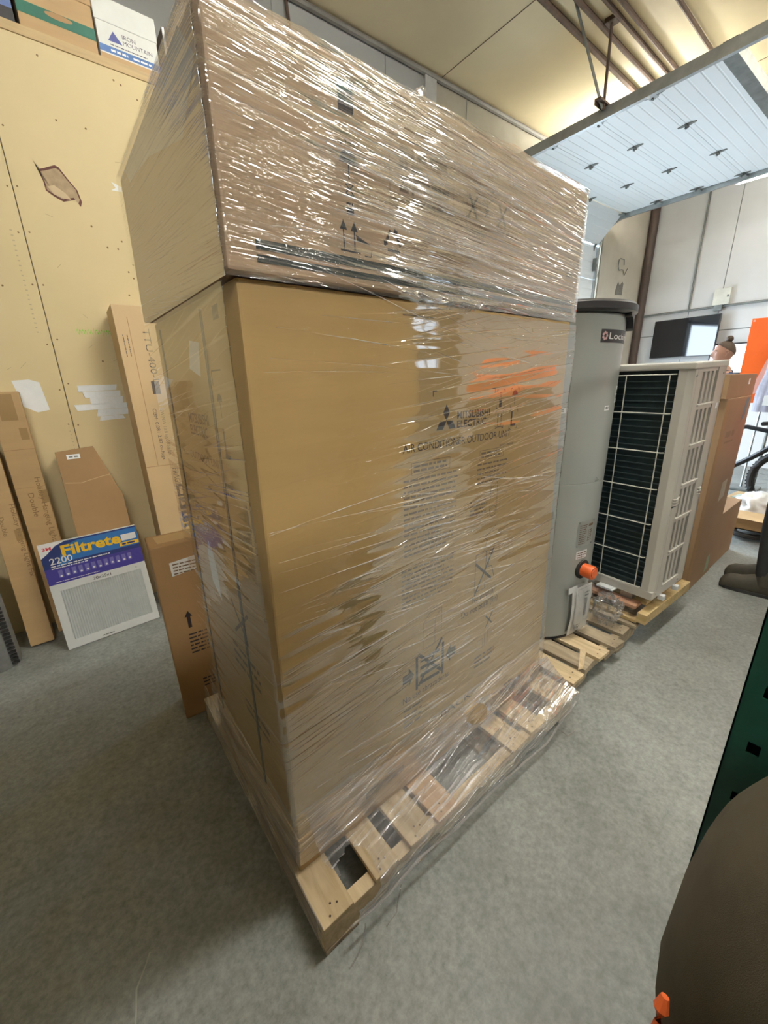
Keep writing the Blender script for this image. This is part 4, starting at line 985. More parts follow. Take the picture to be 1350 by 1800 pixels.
# ================================================================== OUTDOOR UNIT ON SMALL PALLET
P3 = thing('wooden_pallet', 'small yellow wooden pallet under the outdoor condenser unit', 'pallet', (2.2, .4, .11), (0, 0, math.radians(-2.5)))
def b3(name, x0, x1, y0, y1, z0, z1, m): return obj(name, MB().box(x0, x1, y0, y1, z0, z1), m, P3, bevel=.002, local=True)
# local frame: origin (2.2,.4,.11)
b3('runner', -.29, .30, -.430, -.385, .020, .075, wood_yellow); b3('runner', -.29, .30, .02, .065, .020, .075, wood_yellow); b3('runner', -.29, .30, .52, .565, .020, .075, wood_yellow)
for (a, b) in ((-.275, -.225), (.22, .29)): b3('bottom_board', a, b, -.385, .56, .002, .020, wood_yellow)
for i, (a, b, z) in enumerate(((-.270, -.200, wood_red), (-.185, -.10, wood_yellow), (.02, .11, wood_yellow), (.20, .29, wood_yellow))): b3('deck_board', a, b, -.365 if i == 0 else -.385, .56, .0755, .094, z)
for (x, y) in ((-.25, -.05), (-.25, .35), (.22, -.05)): b3('block', x, x+.06, y, y+.09, .0205, .075, wood_orange)
tag(obj('timber_block', MB().box(2.47, 2.55, .03, .13, 0, .112), wood_old, bevel=.003), 'timber block under the near far corner of the small yellow pallet', 'timber block', 'blocks under the small pallet')
tag(obj('timber_block', MB().box(2.47, 2.55, .70, .82, 0, .112), wood_old, bevel=.003), 'timber block under the hidden back corner of the small yellow pallet', 'timber block', 'blocks under the small pallet')

UO = Vector((1.935, -.010, .252))
UN = thing('outdoor_unit', 'beige outdoor condenser unit with dark coil and white wire guard', 'condenser unit', UO, (0, math.radians(-2.0), math.radians(-4)))
def ub(name, mb, m, bevel=0.0, smooth=False): return obj(name, mb, m, UN, bevel=bevel, smooth=smooth, local=True)
UD, UL, UHt = .375, .92, 1.146
for fy in (.10, .74): ub('mounting_foot', MB().box(.03, .35, fy, fy+.06, -.048, .012), steel)
ub('base_pan', MB().box(.0, UD, .0, UL, .0, .045), unit_beige, .004)
ub('top_cover', MB().box(-.006, UD+.006, -.006, UL+.006, UHt-.028, UHt), unit_beige, .006)
ub('front_panel', MB().box(UD-.012, UD, .0, UL, .045, UHt-.028), unit_beige)
ub('far_panel', MB().box(0, UD-.012, UL-.012, UL, .045, UHt-.028), unit_beige)
ub('corner_panel', MB().prism([(0, .056, .045), (.0, .022, .045), (.022, .0, .045), (.048, .0, .045), (.048, .012, .045), (.028, .012, .045), (.012, .028, .045), (.012, .056, .045)], (0, 0, UHt-.073)), unit_beige, .002)
ub('coil', MB().box(.022, .06, .05, UL-.012, .045, UHt-.03), coil_dark)
fin = ub('coil_row', MB().box(.012, .0225, .056, UL-.014, 0, .0045), coil_row)
fin.location = (0, 0, .072)
for k in range(1, 36): share(fin, UN, 'coil_row', (0, 0, .072+k*.0293))
gv = ub('guard_wire', MB().tube([(-.004, 0, .05), (-.004, 0, UHt-.045)], .0026, 6), wire_white, smooth=True)
gv.location = (0, .085, 0)
for y in (.268, .48, .72): share(gv, UN, 'guard_wire', (0, y, 0))
gh = ub('guard_wire', MB().tube([(.004, .062, 0), (-.005, .07, 0), (-.005, UL-.03, 0)], .0028, 6), wire_white, smooth=True)
for k, z in enumerate((.055, .222, .400, .578, .755, .932, 1.100)):
    if k == 0: gh.location = (0, 0, z)
    else: share(gh, UN, 'guard_wire', (0, 0, z))
# side panel with slots (face y = 0)
slots_x = [.115, .163, .211, .259]; sw = .024
rows = [(.955, 1.108), (.775, .945), (.585, .765), (.415, .575), (.235, .405), (.050, .225)]
sp_ = MB(); y0, y1 = 0.0, .012
sp_.box(.048, .115-.012-.0, y0, y1, .045, UHt-.028); sp_.box(.283, UD-.0, y0, y1, .045, UHt-.028)
for k in range(3): sp_.box(slots_x[k]-.012+sw, slots_x[k+1]-.012, y0, y1, .045, UHt-.028)
for k, x in enumerate(slots_x):
    a, b = x-.012, x-.012+sw; prev = .045
    for (z0, z1) in sorted(rows):
        if z0 < .02: z0 = .06
        sp_.box(a, b, y0, y1, prev, z0+.012); prev = z1-.004
    sp_.box(a, b, y0, y1, prev, UHt-.028)
ub('side_panel', sp_, unit_beige)
ub('slot_backing', MB().box(.06, .30, .030, .040, .05, UHt-.04), mat('slot_grey', (.06, .062, .062), .6))
lv = MB()
for (z0, z1) in rows:
    lv.box(.10, .285, -.006, .004, z0+.002, z0+.010)
ub('slot_lip', lv, unit_beige, .002)
# carry handle pressed into the corner
hd = MB()
for k in range(3): hd.tube([(.030, -.002, .535-k*.014), (.06, -.008, .532-k*.014), (.098, -.002, .535-k*.014)], .004, 6)
hd.box(.032, .098, -.004, .004, .455, .492)
ub('carry_handle', hd, unit_beige, smooth=True)
ub('handle_recess', MB().box(.036, .095, -.0025, .002, .478, .500), coil_dark)
hd = MB()
for k in range(3): hd.tube([(.318, -.002, .535-k*.014), (.335, -.008, .532-k*.014), (.352, -.002, .535-k*.014)], .004, 6)
ub('carry_handle', hd, unit_beige, smooth=True)
scr = MB()
for (x, z) in ((.04, 1.09), (.04, .03), (.30, .022), (.345, 1.09)): scr.lathe([(.005, -.002), (.005, .002)], (x, -.001, z), 8, 'y')
ub('panel_screws', scr, steel)
ub('sticker', MB().box(.325, .348, -.0015, 0, .93, .955), sticker)
ub('foot_bracket', MB().box(-.045, .01, .17, .26, -.004, .002).box(-.045, -.02, .18, .25, .0, .006), white_plastic_film)
pad = ub('foam_pad', MB().box(0, .03, 0, .03, -.03, -.004), white_plastic_film, .004); pad.location = (.10, -.02, 0)
share(pad, UN, 'foam_pad', (.26, -.02, 0))

# ================================================================== CARTONS BEYOND
def box_carton(name, label, x0, x1, y0, y1, z0, z1, m, group=None):
    return carton(name, label, [(x0, y0, z0), (x1, y0, z0), (x1, y1, z0), (x0, y1, z0), (x0, y0, z1), (x1, y0, z1), (x1, y1, z1), (x0, y1, z1)], m, .003, group)
tc_ = box_carton('cardboard_carton', 'tall brown carton standing just beyond the condenser unit', 2.66, 3.22, .015, .50, 0, 1.215, kraft_far)
pr = Print(lambda u, v, off: (u, .015-off, v)); pr.greek(2.78, 2.98, .99, 1, .03, .035, 81); pr.greek(2.78, 2.98, .955, 1, .03, .012, 82)
pr.out('faded_lettering', mat('faded_ink', (.27, .18, .10), .7, var=0), tc_)
pr = Print(lambda u, v, off: (u, .015-off, v)); pr.poly([(3.06, 1.06), (3.10, 1.205), (3.17, 1.205), (3.14, 1.10)]); pr.out('black_tape', black_plastic, tc_)
pr = Print(lambda u, v, off: (u, .015-off, v)); pr.poly([(2.98, .56), (3.10, .58), (3.10, .70), (2.99, .69)]); pr.out('pale_label', mat('pale_label', (.52, .45, .32), .6), tc_)
pr = Print(lambda u, v, off: (u, .015-off, v)); pr.poly([(3.06, .03), (3.14, .05), (3.12, .16), (3.06, .15)]); pr.out('green_label', mat('green_label', (.30, .40, .24), .6), tc_)
pr = Print(lambda u, v, off: (u, .015-off, v)); pr.poly([(2.665, .05), (2.72, .02), (2.74, .40), (2.71, .62), (2.74, .9), (2.72, 1.2), (2.665, 1.2)]); pr.out('torn_strip', kraft_dark, tc_)
sc_ = box_carton('cardboard_carton', 'small flat carton lying on top of the tall brown carton', 2.625, 3.235, .018, .50, 1.2155, 1.345, kraft_far)
pr = Print(lambda u, v, off: (u, .018-off, v)); pr.poly([(3.05, 1.285), (3.085, 1.285), (3.085, 1.318), (3.05, 1.318)]); pr.out('sticker', sticker, sc_)
pr = Print(lambda u, v, off: (u, .018-off, v)); pr.rect(2.63, 3.23, 1.2215, 1.2245); pr.rect(2.775, 2.782, 1.22, 1.344); pr.out('seam_line', kraft_dark, sc_)
box_carton('cardboard_carton', 'knee-high carton standing last in the row, beyond the tall brown one', 3.24, 3.78, .02, .42, 0, .42, kraft_far)

# ================================================================== FAR CORNER: scrap cardboard, white bag, bike
def free_hexa(name, label, cat, pts, m, bevel=.003): return tag(obj(name, MB().hexa(pts), m, bevel=bevel), label, cat)
fc = thing('cardboard_carton', 'squat open carton on the floor full of white plastic', 'carton', (4.25, -.02, 0))
ob = MB(); x0, x1, y0, y1, h = 4.06, 4.50, -.22, .14, .26
ob.box(x0, x1, y0, y0+.008, 0.10, h); ob.box(x0, x1, y1-.008, y1, .10, h); ob.box(x0, x0+.008, y0, y1, .10, h); ob.box(x1-.008, x1, y0, y1, .10, h); ob.box(x0, x1, y0, y1, .10, .108)
obj('box', ob, kraft, fc)
obj('flap', MB().hexa([(x0, y0, h), (x1, y0, h), (x1, y0-.02, h+.005), (x0, y0-.02, h+.005), (x0-.02, y0-.10, h-.07), (x1+.02, y0-.10, h-.07), (x1+.02, y0-.105, h-.065), (x0-.02, y0-.105, h-.065)]), kraft_light, fc)
obj('flap', MB().hexa([(x0, y0+.01, h), (x0, y1, h), (x0-.006, y1, h+.002), (x0-.006, y0+.01, h+.002), (x0-.10, y0+.02, h-.05), (x0-.10, y1, h-.04), (x0-.105, y1, h-.035), (x0-.105, y0+.02, h-.045)]), kraft_light, fc)
wp = thing('plastic_bag', 'crumpled white plastic bag heaped in the squat open carton', 'plastic bag', (4.25, -.03, .2))
def bagf(s, t):
    a = s*2*PI; ph = t*PI; q = Vector((math.sin(ph)*math.cos(a), math.sin(ph)*math.sin(a), math.cos(ph)))
    r = 1+.25*nz(q.x*2.5, q.y*2.5, q.z*2.5)+.12*nz(q.x*7, q.y*7, q.z*7)
    return (4.26+q.x*.19*r, -.03+q.y*.155*r, .27+q.z*.12*r)
o_ = grid_mesh('crumpled_sheet', 40, 24, bagf, lambda s, t: (s, t), white_plastic_film); o_.parent = wp; o_.matrix_parent_inverse = wp.matrix_basis.inverted()
bt = thing('cable_coil', 'black tangled coil of hose under the squat open carton', 'hose', (4.25, -.03, 0))
hz_ = MB(); pts = []
for k in range(90):
    a = k*.42; r = .13+.05*nz(k*.13, 1, 0); pts.append((4.25+r*1.35*math.cos(a), -.03+r*math.sin(a), .022+.045*(.5+.5*nz(k*.09, 5, 0))*1.0))
hz_.tube(pts, .016, 7); obj('hose', hz_, rubber, bt, smooth=True)
fl = tag(obj('cardboard_carton', MB().hexa([(4.60, -.15, .0), (4.96, -.19, .0), (4.98, .25, .0), (4.62, .28, .0), (4.60, -.15, .22), (4.96, -.19, .22), (4.98, .25, .22), (4.62, .28, .22)]), kraft_light, bevel=.003), 'low pale carton lying on the floor in front of the bicycle', 'carton')
obj('green_leaflet', MB().hexa([(4.62, .08, .2205), (4.80, .05, .2205), (4.84, .20, .2205), (4.66, .24, .2205), (4.62, .08, .226), (4.80, .05, .226), (4.84, .20, .226), (4.66, .24, .226)]), mat('leaflet', (.45, .55, .52), .4), fl)

def bicycle():
    t = thing('bicycle', 'black mountain bicycle with knobbly tyres standing by the far wall', 'bicycle', (5.2, .3, 0))
    R = .33; A = Vector((5.14, -.08, R)); d = Vector((.20, .98, 0)).normalized()  # front hub, direction to the rear
    B = A+d*1.02
    side = Vector((d.y, -d.x, 0)); upv = Vector((0, 0, 1))
    def wheel(c, nm):
        w = D.objects.new(nm, None)
        tire = MB(); tire.tube([c+(d*math.cos(k*2*PI/40)+upv*math.sin(k*2*PI/40))*(R-.026) for k in range(40)], .026, 8, closed=True)
        for k in range(60):
            a = k*2*PI/60; e = d*math.cos(a)+upv*math.sin(a); tt = -d*math.sin(a)+upv*math.cos(a)
            for s in (-.012, .012):
                q = c+e*(R-.003)+side*s; tire.hexa([q-tt*.006-side*.006, q+tt*.006-side*.006, q+tt*.006+side*.006, q-tt*.006+side*.006, q-tt*.006-side*.006+e*.006, q+tt*.006-side*.006+e*.006, q+tt*.006+side*.006+e*.006, q-tt*.006+side*.006+e*.006])
        wh = obj('wheel', tire, rubber, t, smooth=True)
        obj('rim', MB().tube([c+(d*math.cos(k*2*PI/40)+upv*math.sin(k*2*PI/40))*(R-.055) for k in range(40)], .012, 6, closed=True), black_metal, wh)
        sp = MB()
        for k in range(28):
            a = k*2*PI/28; sp.tube([c+side*(.025 if k % 2 else -.025), c+(d*math.cos(a)+upv*math.sin(a))*(R-.06)], .0014, 4)
        obj('spokes', sp, steel, wh)
        hub = MB(); hub.tube([c-side*.05, c+side*.05], .02, 12); hub.tube([c+side*.028, c+side*.032], .08, 20); obj('hub', hub, black_metal, wh)
    wheel(A, 'front'); wheel(B, 'rear')
    head_b = A+d*.13+upv*.36; head_t = head_b+d*.05+upv*.13
    fk = MB()
    for s in (-.055, .055): fk.tube([A+side*s, head_b-upv*.02+side*s], .017, 8)
    fk.tube([head_b-upv*.02-side*.06, head_b-upv*.02+side*.06], .022, 8); fk.tube([head_b-upv*.02, head_t+upv*.04], .018, 8)
    obj('fork', fk, black_metal, t, smooth=True)
    bb = A+d*.62-upv*.03; st = A+d*.80+upv*.42
    fm = MB(); fm.tube([head_b, head_t], .026, 10); fm.tube([head_b+upv*.03, head_b+d*.2-upv*.16, bb], .025, 10); fm.tube([head_t-upv*.03, head_t+d*.25+upv*.01, st], .021, 10); fm.tube([bb, st], .020, 10)
    for s in (-.05, .05): fm.tube([bb+side*s*.6, B+side*s], .012, 8); fm.tube([st+side*s*.5, B+side*s], .011, 8)
    obj('frame', fm, black_metal, t, smooth=True)
    hb = MB(); hc = head_t+upv*.08-d*.05; hb.tube([head_t+upv*.04, hc], .016, 8); hb.tube([hc-side*.34+d*.05, hc-side*.12, hc+side*.12, hc+side*.34+d*.05], .014, 8)
    obj('handlebar', hb, black_metal, t, smooth=True)
    for s_ in (-1, 1): obj('grip', MB().tube([hc+side*.35*s_+d*.052, hc+side*.24*s_+d*.028], .019, 8), rubber, t, smooth=True)
    for s_ in (-1, 1):
        obj('brake_lever', MB().tube([hc+side*.18*s_, hc+side*.2*s_-d*.06-upv*.03, hc+side*.3*s_-d*.05-upv*.03], .006, 6), black_metal, t, smooth=True)
        obj('brake_cable', MB().tube([hc+side*.17*s_, hc-d*.10-upv*.02+side*.05*s_, head_b-d*.04+side*.04*s_], .004, 6), black_metal, t, smooth=True)
    sd = MB(); sp0 = st+d*.05+upv*.18; sd.tube([st, sp0], .014, 8); obj('seat_post', sd, black_metal, t)
    sa = MB(); sa.tube([sp0-d*.15+upv*.02, sp0-d*.05+upv*.03, sp0+d*.06+upv*.03, sp0+d*.13+upv*.035], .05, 10, taper=[.4, .6, 1.1, 1.2]); obj('saddle', sa, rubber, t, smooth=True)
    ck = MB(); ck.tube([bb-side*.07, bb+side*.07], .02, 10); ck.tube([bb+side*.045, bb+side*.05], .085, 24); ck.tube([bb+side*.075, bb+side*.075+d*.1-upv*.13], .010, 6); ck.tube([bb-side*.075, bb-side*.075-d*.1+upv*.13], .010, 6)
    obj('crankset', ck, black_metal, t)
bicycle()

# ================================================================== THINGS ON THE RIGHT WALL
tv = thing('television', 'large flat black television mounted on the white wall', 'television', (XR-.08, 1.97, 1.5))
obj('bezel', MB().box(XR-.085, XR-.045, 1.515, 2.425, 1.615, 2.185), black_plastic, tv, bevel=.004)
obj('screen', MB().box(XR-.0875, XR-.085, 1.522, 2.418, 1.625, 2.178), screen_black, tv)
obj('wall_mount', MB().box(XR-.045, XR-.002, 1.8, 2.15, 1.75, 2.05), black_metal, tv)
bx_ = thing('wall_cabinet', 'small cream metal box high on the white wall', 'electrical box', (XR-.05, 1.58, 2.42))
obj('housing', MB().box(XR-.09, XR-.002, 1.485, 1.685, 2.315, 2.535), mat('cream_metal', (.60, .60, .52), .5), bx_, bevel=.006)
obj('latch', MB().box(XR-.098, XR-.09, 1.50, 1.52, 2.41, 2.44), steel_dark, bx_)
mo = thing('monitor', 'black framed monitor with a bright white screen behind the man', 'monitor', (XR-.10, 1.34, 1.35))
obj('bezel', MB().box(XR-.13, XR-.10, 1.09, 1.58, 1.33, 1.775), black_plastic, mo, bevel=.02)
obj('screen', MB().box(XR-.1325, XR-.13, 1.125, 1.555, 1.36, 1.75), mat('lit_screen', (.9, .92, .95), .2, var=0, emit=(.85, .93, 1.0), estr=1.6), mo)
obj('wall_bracket', MB().box(XR-.10, XR-.002, 1.28, 1.40, 1.48, 1.6), black_metal, mo)
sw_ = tag(obj('switch_plate', MB().box(XR-.012, XR-.002, .88, 1.05, 1.28, 1.62), mat('pinkish_plate', (.62, .54, .52), .6), bevel=.003), 'pale blank plate on the wall right of the man', 'wall plate')
ban = thing('banner_panel', 'tall orange upright banner with a pale printed figure', 'banner', (6.1, .42, 0))
bq = [(5.55, .565), (5.75, .30)]
bm_ = MB(); nU = 10
def PBn(u, v, off):  # u 0..1 across
    a = Vector((6.02, .655, 0)); b = Vector((6.20, .16, 0)); q = a.lerp(b, u); n = Vector((-.94, -.34, 0)); c = .02*math.sin(PI*u)
    q = q+n*(off+c); return (q.x, q.y, v)
vs = []; fs = []
for j in range(13):
    for i in range(nU+1): vs.append(PBn(i/nU, 1.02+.90*j/12, 0))
for j in range(12):
    for i in range(nU): fs.append((j*(nU+1)+i, j*(nU+1)+i+1, (j+1)*(nU+1)+i+1, (j+1)*(nU+1)+i))
k0 = len(vs)
for j in range(13):
    for i in range(nU+1): vs.append(PBn(i/nU, 1.02+.90*j/12, -.004))
for j in range(12):
    for i in range(nU): fs.append((k0+j*(nU+1)+i, k0+(j+1)*(nU+1)+i, k0+(j+1)*(nU+1)+i+1, k0+j*(nU+1)+i+1))
bm_.add(vs, fs); obj('vinyl_sheet', bm_, orange_vinyl, ban, smooth=True)
pb = Print(PBn); pb.off = .002
pb.poly([(.22, 1.10), (.42, 1.15), (.50, 1.36), (.62, 1.56), (.50, 1.62), (.38, 1.48), (.30, 1.3), (.24, 1.22)]); pb.rect(.02, .98, 1.885, 1.905)
pb.out('pale_print', mat('banner_pale', (.80, .42, .36), .5), ban)
obj('foot_base', MB().box(6.0, 6.3, .25, .55, 0, .03), steel_dark, ban, bevel=.01)
obj('pole', MB().tube([(6.15, .42, .03), (6.15, .42, 1.90)], .012, 8), steel, ban)
hj = thing('draped_coat', 'grey lavender coat hanging on a stand before the orange banner', 'coat', (5.72, .25, 0))
def coat(s, t):
    a = s*2*PI; z = .95+.78*t; w = .17-.05*t+.02*nz(math.cos(a)*2, math.sin(a)*2, z*4); dep = .10-.03*t
    if t > .9: w *= (1-t)/.1*.7+.3
    f = 1+.16*nz(math.cos(a)*5, math.sin(a)*5, z*2)
    return (5.72+math.cos(a)*dep*f, .25+math.sin(a)*w*f, z)
o_ = grid_mesh('cloth', 48, 24, coat, lambda s, t: (s, t), lavender_cloth); o_.parent = hj; o_.matrix_parent_inverse = hj.matrix_basis.inverted()
obj('stand_pole', MB().tube([(5.72, .25, .02), (5.72, .25, 1.75)], .014, 8), steel_dark, hj)
obj('stand_base', MB().lathe([(.16, 0), (.16, .015), (.02, .03)], (5.72, .25, 0), 24), steel_dark, hj)
obj('white_patch', MB().box(5.60, 5.606, .27, .33, 1.02, 1.12), white_plastic_film, hj)

for w_ in (tv, bx_, mo): w_.matrix_basis = RM @ w_.matrix_basis
tv.matrix_basis = Matrix.Translation((-.05, 0, 0)) @ tv.matrix_basis @ Matrix.Rotation(math.radians(-7), 4, 'Z')
sw_.matrix_basis = RM @ sw_.matrix_basis
# ================================================================== PEOPLE
def skin_body(name, joints, edges, root, mats, matfn, parent):
    names = list(joints); idx = {n: i for i, n in enumerate(names)}
    me = D.meshes.new(name); me.from_pydata([joints[n][0] for n in names], [(idx[a], idx[b]) for a, b in edges], [])
    o = D.objects.new(name, me); COL.objects.link(o)
    md = o.modifiers.new('s', 'SKIN'); sv = me.skin_vertices[0].data
    for n in names:
        r = joints[n][1]; sv[idx[n]].radius = r if isinstance(r, tuple) else (r, r)
    sv[idx[root]].use_root = True
    md.use_smooth_shade = True
    sb = o.modifiers.new('d', 'SUBSURF'); sb.levels = 2; sb.render_levels = 2
    bpy.context.view_layer.update()
    me2 = D.meshes.new_from_object(o.evaluated_get(bpy.context.evaluated_depsgraph_get()))
    D.objects.remove(o)
    me2.materials.clear()
    for m in mats: me2.materials.append(m)
    for p in me2.polygons:
        p.use_smooth = True; p.material_index = matfn(p.center)
    me2.name = name
    b = D.objects.new(name, me2); COL.objects.link(b); b.parent = parent
    return b
def person(name, label, loc, face, H, torso_m, leg_m, head=True, folded=False):
    """standing figure in local frame: faces +x, left = +y"""
    t = thing(name, label, 'person', loc, (0, 0, face)); k = H/1.75
    J = {}; E_ = []
    def j(n, x, y, z, r): J[n] = (Vector((x, y, z))*k, tuple(q*k for q in r) if isinstance(r, tuple) else r*k)
    j('pelvis', 0, 0, .93, (.155, .115)); j('waist', .01, 0, 1.08, (.145, .105)); j('chest', .0, 0, 1.26, (.17, .12)); j('upchest', -.01, 0, 1.39, (.15, .10)); j('neck', .0, 0, 1.48, .058); j('neck2', .015, 0, 1.56, .052)
    E_ += [('pelvis', 'waist'), ('waist', 'chest'), ('chest', 'upchest'), ('upchest', 'neck'), ('neck', 'neck2')]
    for s, n in ((1, 'L'), (-1, 'R')):
        j('sh'+n, -.01, .19*s, 1.40, .068)
        if folded:
            j('el'+n, -.12, .25*s, 1.13, .047); j('wr'+n, -.175, .09*s, .98+.02*s, .032); j('hand'+n, -.185, .02*s, .96+.03*s, (.030, .036)); j('ft'+n, -.185, -.04*s, .95+.03*s, (.018, .028))
        else:
            j('el'+n, -.03, .235*s, 1.12, .047); j('wr'+n, .05, .245*s, .88, .032); j('hand'+n, .07, .245*s, .80, (.028, .042)); j('ft'+n, .085, .24*s, .72, (.014, .030))
        E_ += [('upchest', 'sh'+n), ('sh'+n, 'el'+n), ('el'+n, 'wr'+n), ('wr'+n, 'hand'+n), ('hand'+n, 'ft'+n)]
        j('hip'+n, 0, .095*s, .86, .098); j('kn'+n, .02, .105*s, .50, .064); j('an'+n, -.012, .11*s, .09, .058)
        E_ += [('pelvis', 'hip'+n), ('hip'+n, 'kn'+n), ('kn'+n, 'an'+n)]
    def mf(c):
        c = c/k
        if c.z > 1.475 and abs(c.y) < .09: return 2
        if folded and c.x < -.15 and c.z < 1.02 and abs(c.y) < .08: return 2
        if c.z < .875 and abs(c.y) > .175 and c.z > .6: return 2
        if c.z < .93: return 1
        return 0
    body = skin_body('body', J, E_, 'pelvis', [torso_m, leg_m, skin], mf, t)
    for s in (1, -1):   # fingers and boots
        fg = MB()
        for q in range(4): fg.tube([Vector((.065+.012*q, .245*s+(.004 if q % 2 else -.004), .775))*k, Vector((.072+.014*q, .243*s, .735))*k, Vector((.066+.014*q, .235*s, .70+.006*abs(q-1.5)))*k], .008*k, 6, taper=[1, .95, .7])
        fg.tube([Vector((.085, .235*s, .82))*k, Vector((.115, .22*s, .785))*k, Vector((.115, .21*s, .755))*k], .0095*k, 6, taper=[1, 1, .75])
        if folded:
            fg = MB()
            for q in range(4): fg.tube([Vector((-.188, -.03*s, .935+.03*s+.016*q))*k, Vector((-.186, -.07*s, .935+.03*s+.016*q))*k, Vector((-.168, -.09*s, .935+.03*s+.016*q))*k], .0085*k, 6, taper=[1, .95, .7])
            fg.tube([Vector((-.195, .02*s, .98+.03*s))*k, Vector((-.20, -.01*s, 1.0+.03*s))*k, Vector((-.198, -.03*s, 1.005+.03*s))*k], .0095*k, 6, taper=[1, 1, .75])
        obj('fingers', fg, skin, t, smooth=True, local=True)
        bo = MB(); n = 12
        secs = [(-.075, .034, .0, .095), (-.06, .042, .0, .14), (.0, .046, .0, .15), (.05, .050, .0, .130), (.11, .054, .0, .108), (.17, .053, .0, .10), (.205, .045, .004, .075), (.218, .022, .010, .045)]
        vs = []; fs = []
        for (x, w, z0, z1) in secs:
            for q in range(n):
                a = 2*PI*q/n; vs.append(Vector((x, .11*s+w*math.cos(a)*(1.0 if math.sin(a) < 0 else .9), max(z0, (z0+z1)/2+(z1-z0)/2*math.sin(a)*1.15)))*k)
        for i in range(len(secs)-1):
            for q in range(n): fs.append((i*n+q, i*n+(q+1) % n, (i+1)*n+(q+1) % n, (i+1)*n+q))
        fs += [tuple(range(n-1, -1, -1)), tuple((len(secs)-1)*n+q for q in range(n))]
        bo.add(vs, fs); b_o = obj('boot', bo, boot_leather, t, smooth=True, local=True)
        obj('shaft', MB().lathe([(.052*k, .08*k), (.055*k, .13*k), (.052*k, .19*k), (.046*k, .195*k)], (-.012*k, .11*s*k, 0), 16), boot_leather, b_o, smooth=True, local=True)
        so = MB(); so.prism([Vector((x, .11*s+y, 0))*k for x, y in ((-.085, -.03), (-.06, -.043), (.05, -.048), (.12, -.052), (.18, -.046), (.215, -.02), (.215, .02), (.18, .046), (.12, .052), (.05, .048), (-.06, .043), (-.085, .03))], (0, 0, .022*k)); obj('sole', so, rubber, b_o, local=True)
    if head:
        hc = Vector((.045, 0, 1.668))*k; k0 = k; k = k*.90; vs = []; fs = []; nu, nv = 40, 30
        def hp_(a, ph):
            x, y, z = math.sin(ph)*math.cos(a), math.sin(ph)*math.sin(a), math.cos(ph)
            rx, ry, rz = .098, .076, .122
            px, py, pz = x*rx, y*ry, z*rz
            if z < 0: py *= 1+.20*z; px *= 1-.06*(-z) if x > 0 else 1+.35*z        # jaw narrows
            f = max(0, x)
            g = lambda cz, w, cy=0, wy=.02: math.exp(-((pz-cz)/w)**2)*math.exp(-((py-cy)/wy)**2)*f
            px += .024*g(-.022, .020, 0, .012)+.010*g(.0, .018, 0, .010)             # nose
            px += .009*g(.027, .012, 0, .045)-.010*g(.008, .012, .03, .016)-.010*g(.008, .012, -.03, .016)   # brow, eye sockets
            px += .008*g(-.058, .008, 0, .022)+.005*g(-.070, .007, 0, .02)-.004*g(-.064, .003, 0, .022)      # lips
            px += .012*g(-.098, .018, 0, .022)                                                                # chin
            return Vector((px, py, pz))
        for j_ in range(nv+1):
            for i in range(nu): vs.append(hc+hp_(2*PI*i/nu, PI*j_/nv)*k)
        for j_ in range(nv):
            for i in range(nu): fs.append((j_*nu+i, j_*nu+(i+1) % nu, (j_+1)*nu+(i+1) % nu, (j_+1)*nu+i))
        hm = MB(); hm.add(vs, fs)
        for s in (1, -1):
            hm.tube([hc+Vector((-.004, .072*s, -.03))*k, hc+Vector((-.016, .080*s, .0))*k, hc+Vector((-.014, .083*s, .022))*k, hc+Vector((.004, .076*s, .024))*k], .010*k, 7, taper=[.7, 1, 1, .6])
        hd_ = obj('head', hm, skin, t, smooth=True, local=True)
        for s in (1, -1):
            obj('eye', MB().lathe([(.0001, -.009*k), (.0065*k, -.006*k), (.009*k, 0), (.0065*k, .006*k), (.0001, .009*k)], hc+Vector((.076, .030*s, .010))*k, 10), ink, hd_, smooth=True, local=True)
            obj('eyebrow', MB().tube([hc+Vector((.094, .014*s, .026))*k, hc+Vector((.090, .032*s, .031))*k, hc+Vector((.074, .046*s, .026))*k], .0045*k, 5), hair_brown, hd_, local=True)
        vs = []; fs = []; nu, nv = 32, 14
        for j_ in range(nv+1):
            for i in range(nu):
                a = 2*PI*i/nu; lim = .78+.50*(1-math.cos(a)); ph = lim*j_/nv
                q = hp_(a, ph); vs.append(hc+q*k*1.05+Vector((-.004, 0, .004))*k+Vector((nz(q.x*80, q.y*80, q.z*80), nz(q.y*80, q.z*80, 1), 0))*.002)
        for j_ in range(nv):
            for i in range(nu): fs.append((j_*nu+i, j_*nu+(i+1) % nu, (j_+1)*nu+(i+1) % nu, (j_+1)*nu+i))
        hh = obj('hair', MB().add(vs, fs), hair_brown, t, smooth=True, local=True)
        kb = MB(); vs = []; fs = []
        for j_ in range(9):
            for i in range(14):
                a = 2*PI*i/14; ph = PI*j_/8; q = Vector((math.sin(ph)*math.cos(a), math.sin(ph)*math.sin(a), math.cos(ph))); r = .034*(1+.35*nz(q.x*3, q.y*3, q.z*3))
                vs.append(hc+Vector((-.028, 0, .148))*k+q*r*k)
        for j_ in range(8):
            for i in range(14): fs.append((j_*14+i, j_*14+(i+1) % 14, (j_+1)*14+(i+1) % 14, (j_+1)*14+i))
        obj('top_knot', kb.add(vs, fs), hair_brown, hh, smooth=True, local=True)
        obj('hair_tie', MB().lathe([(.024*k, -.006*k), (.028*k, 0), (.024*k, .006*k)], hc+Vector((-.026, 0, .122))*k, 14), rubber, hh, smooth=True, local=True)
        k = k0
        cl = MB(); cl.lathe([(.078*k, 1.435*k), (.072*k, 1.475*k), (.064*k, 1.505*k), (.060*k, 1.50*k)], (.004*k, 0, 0), 24); obj('collar', cl, torso_m, t, smooth=True, local=True)
    return t
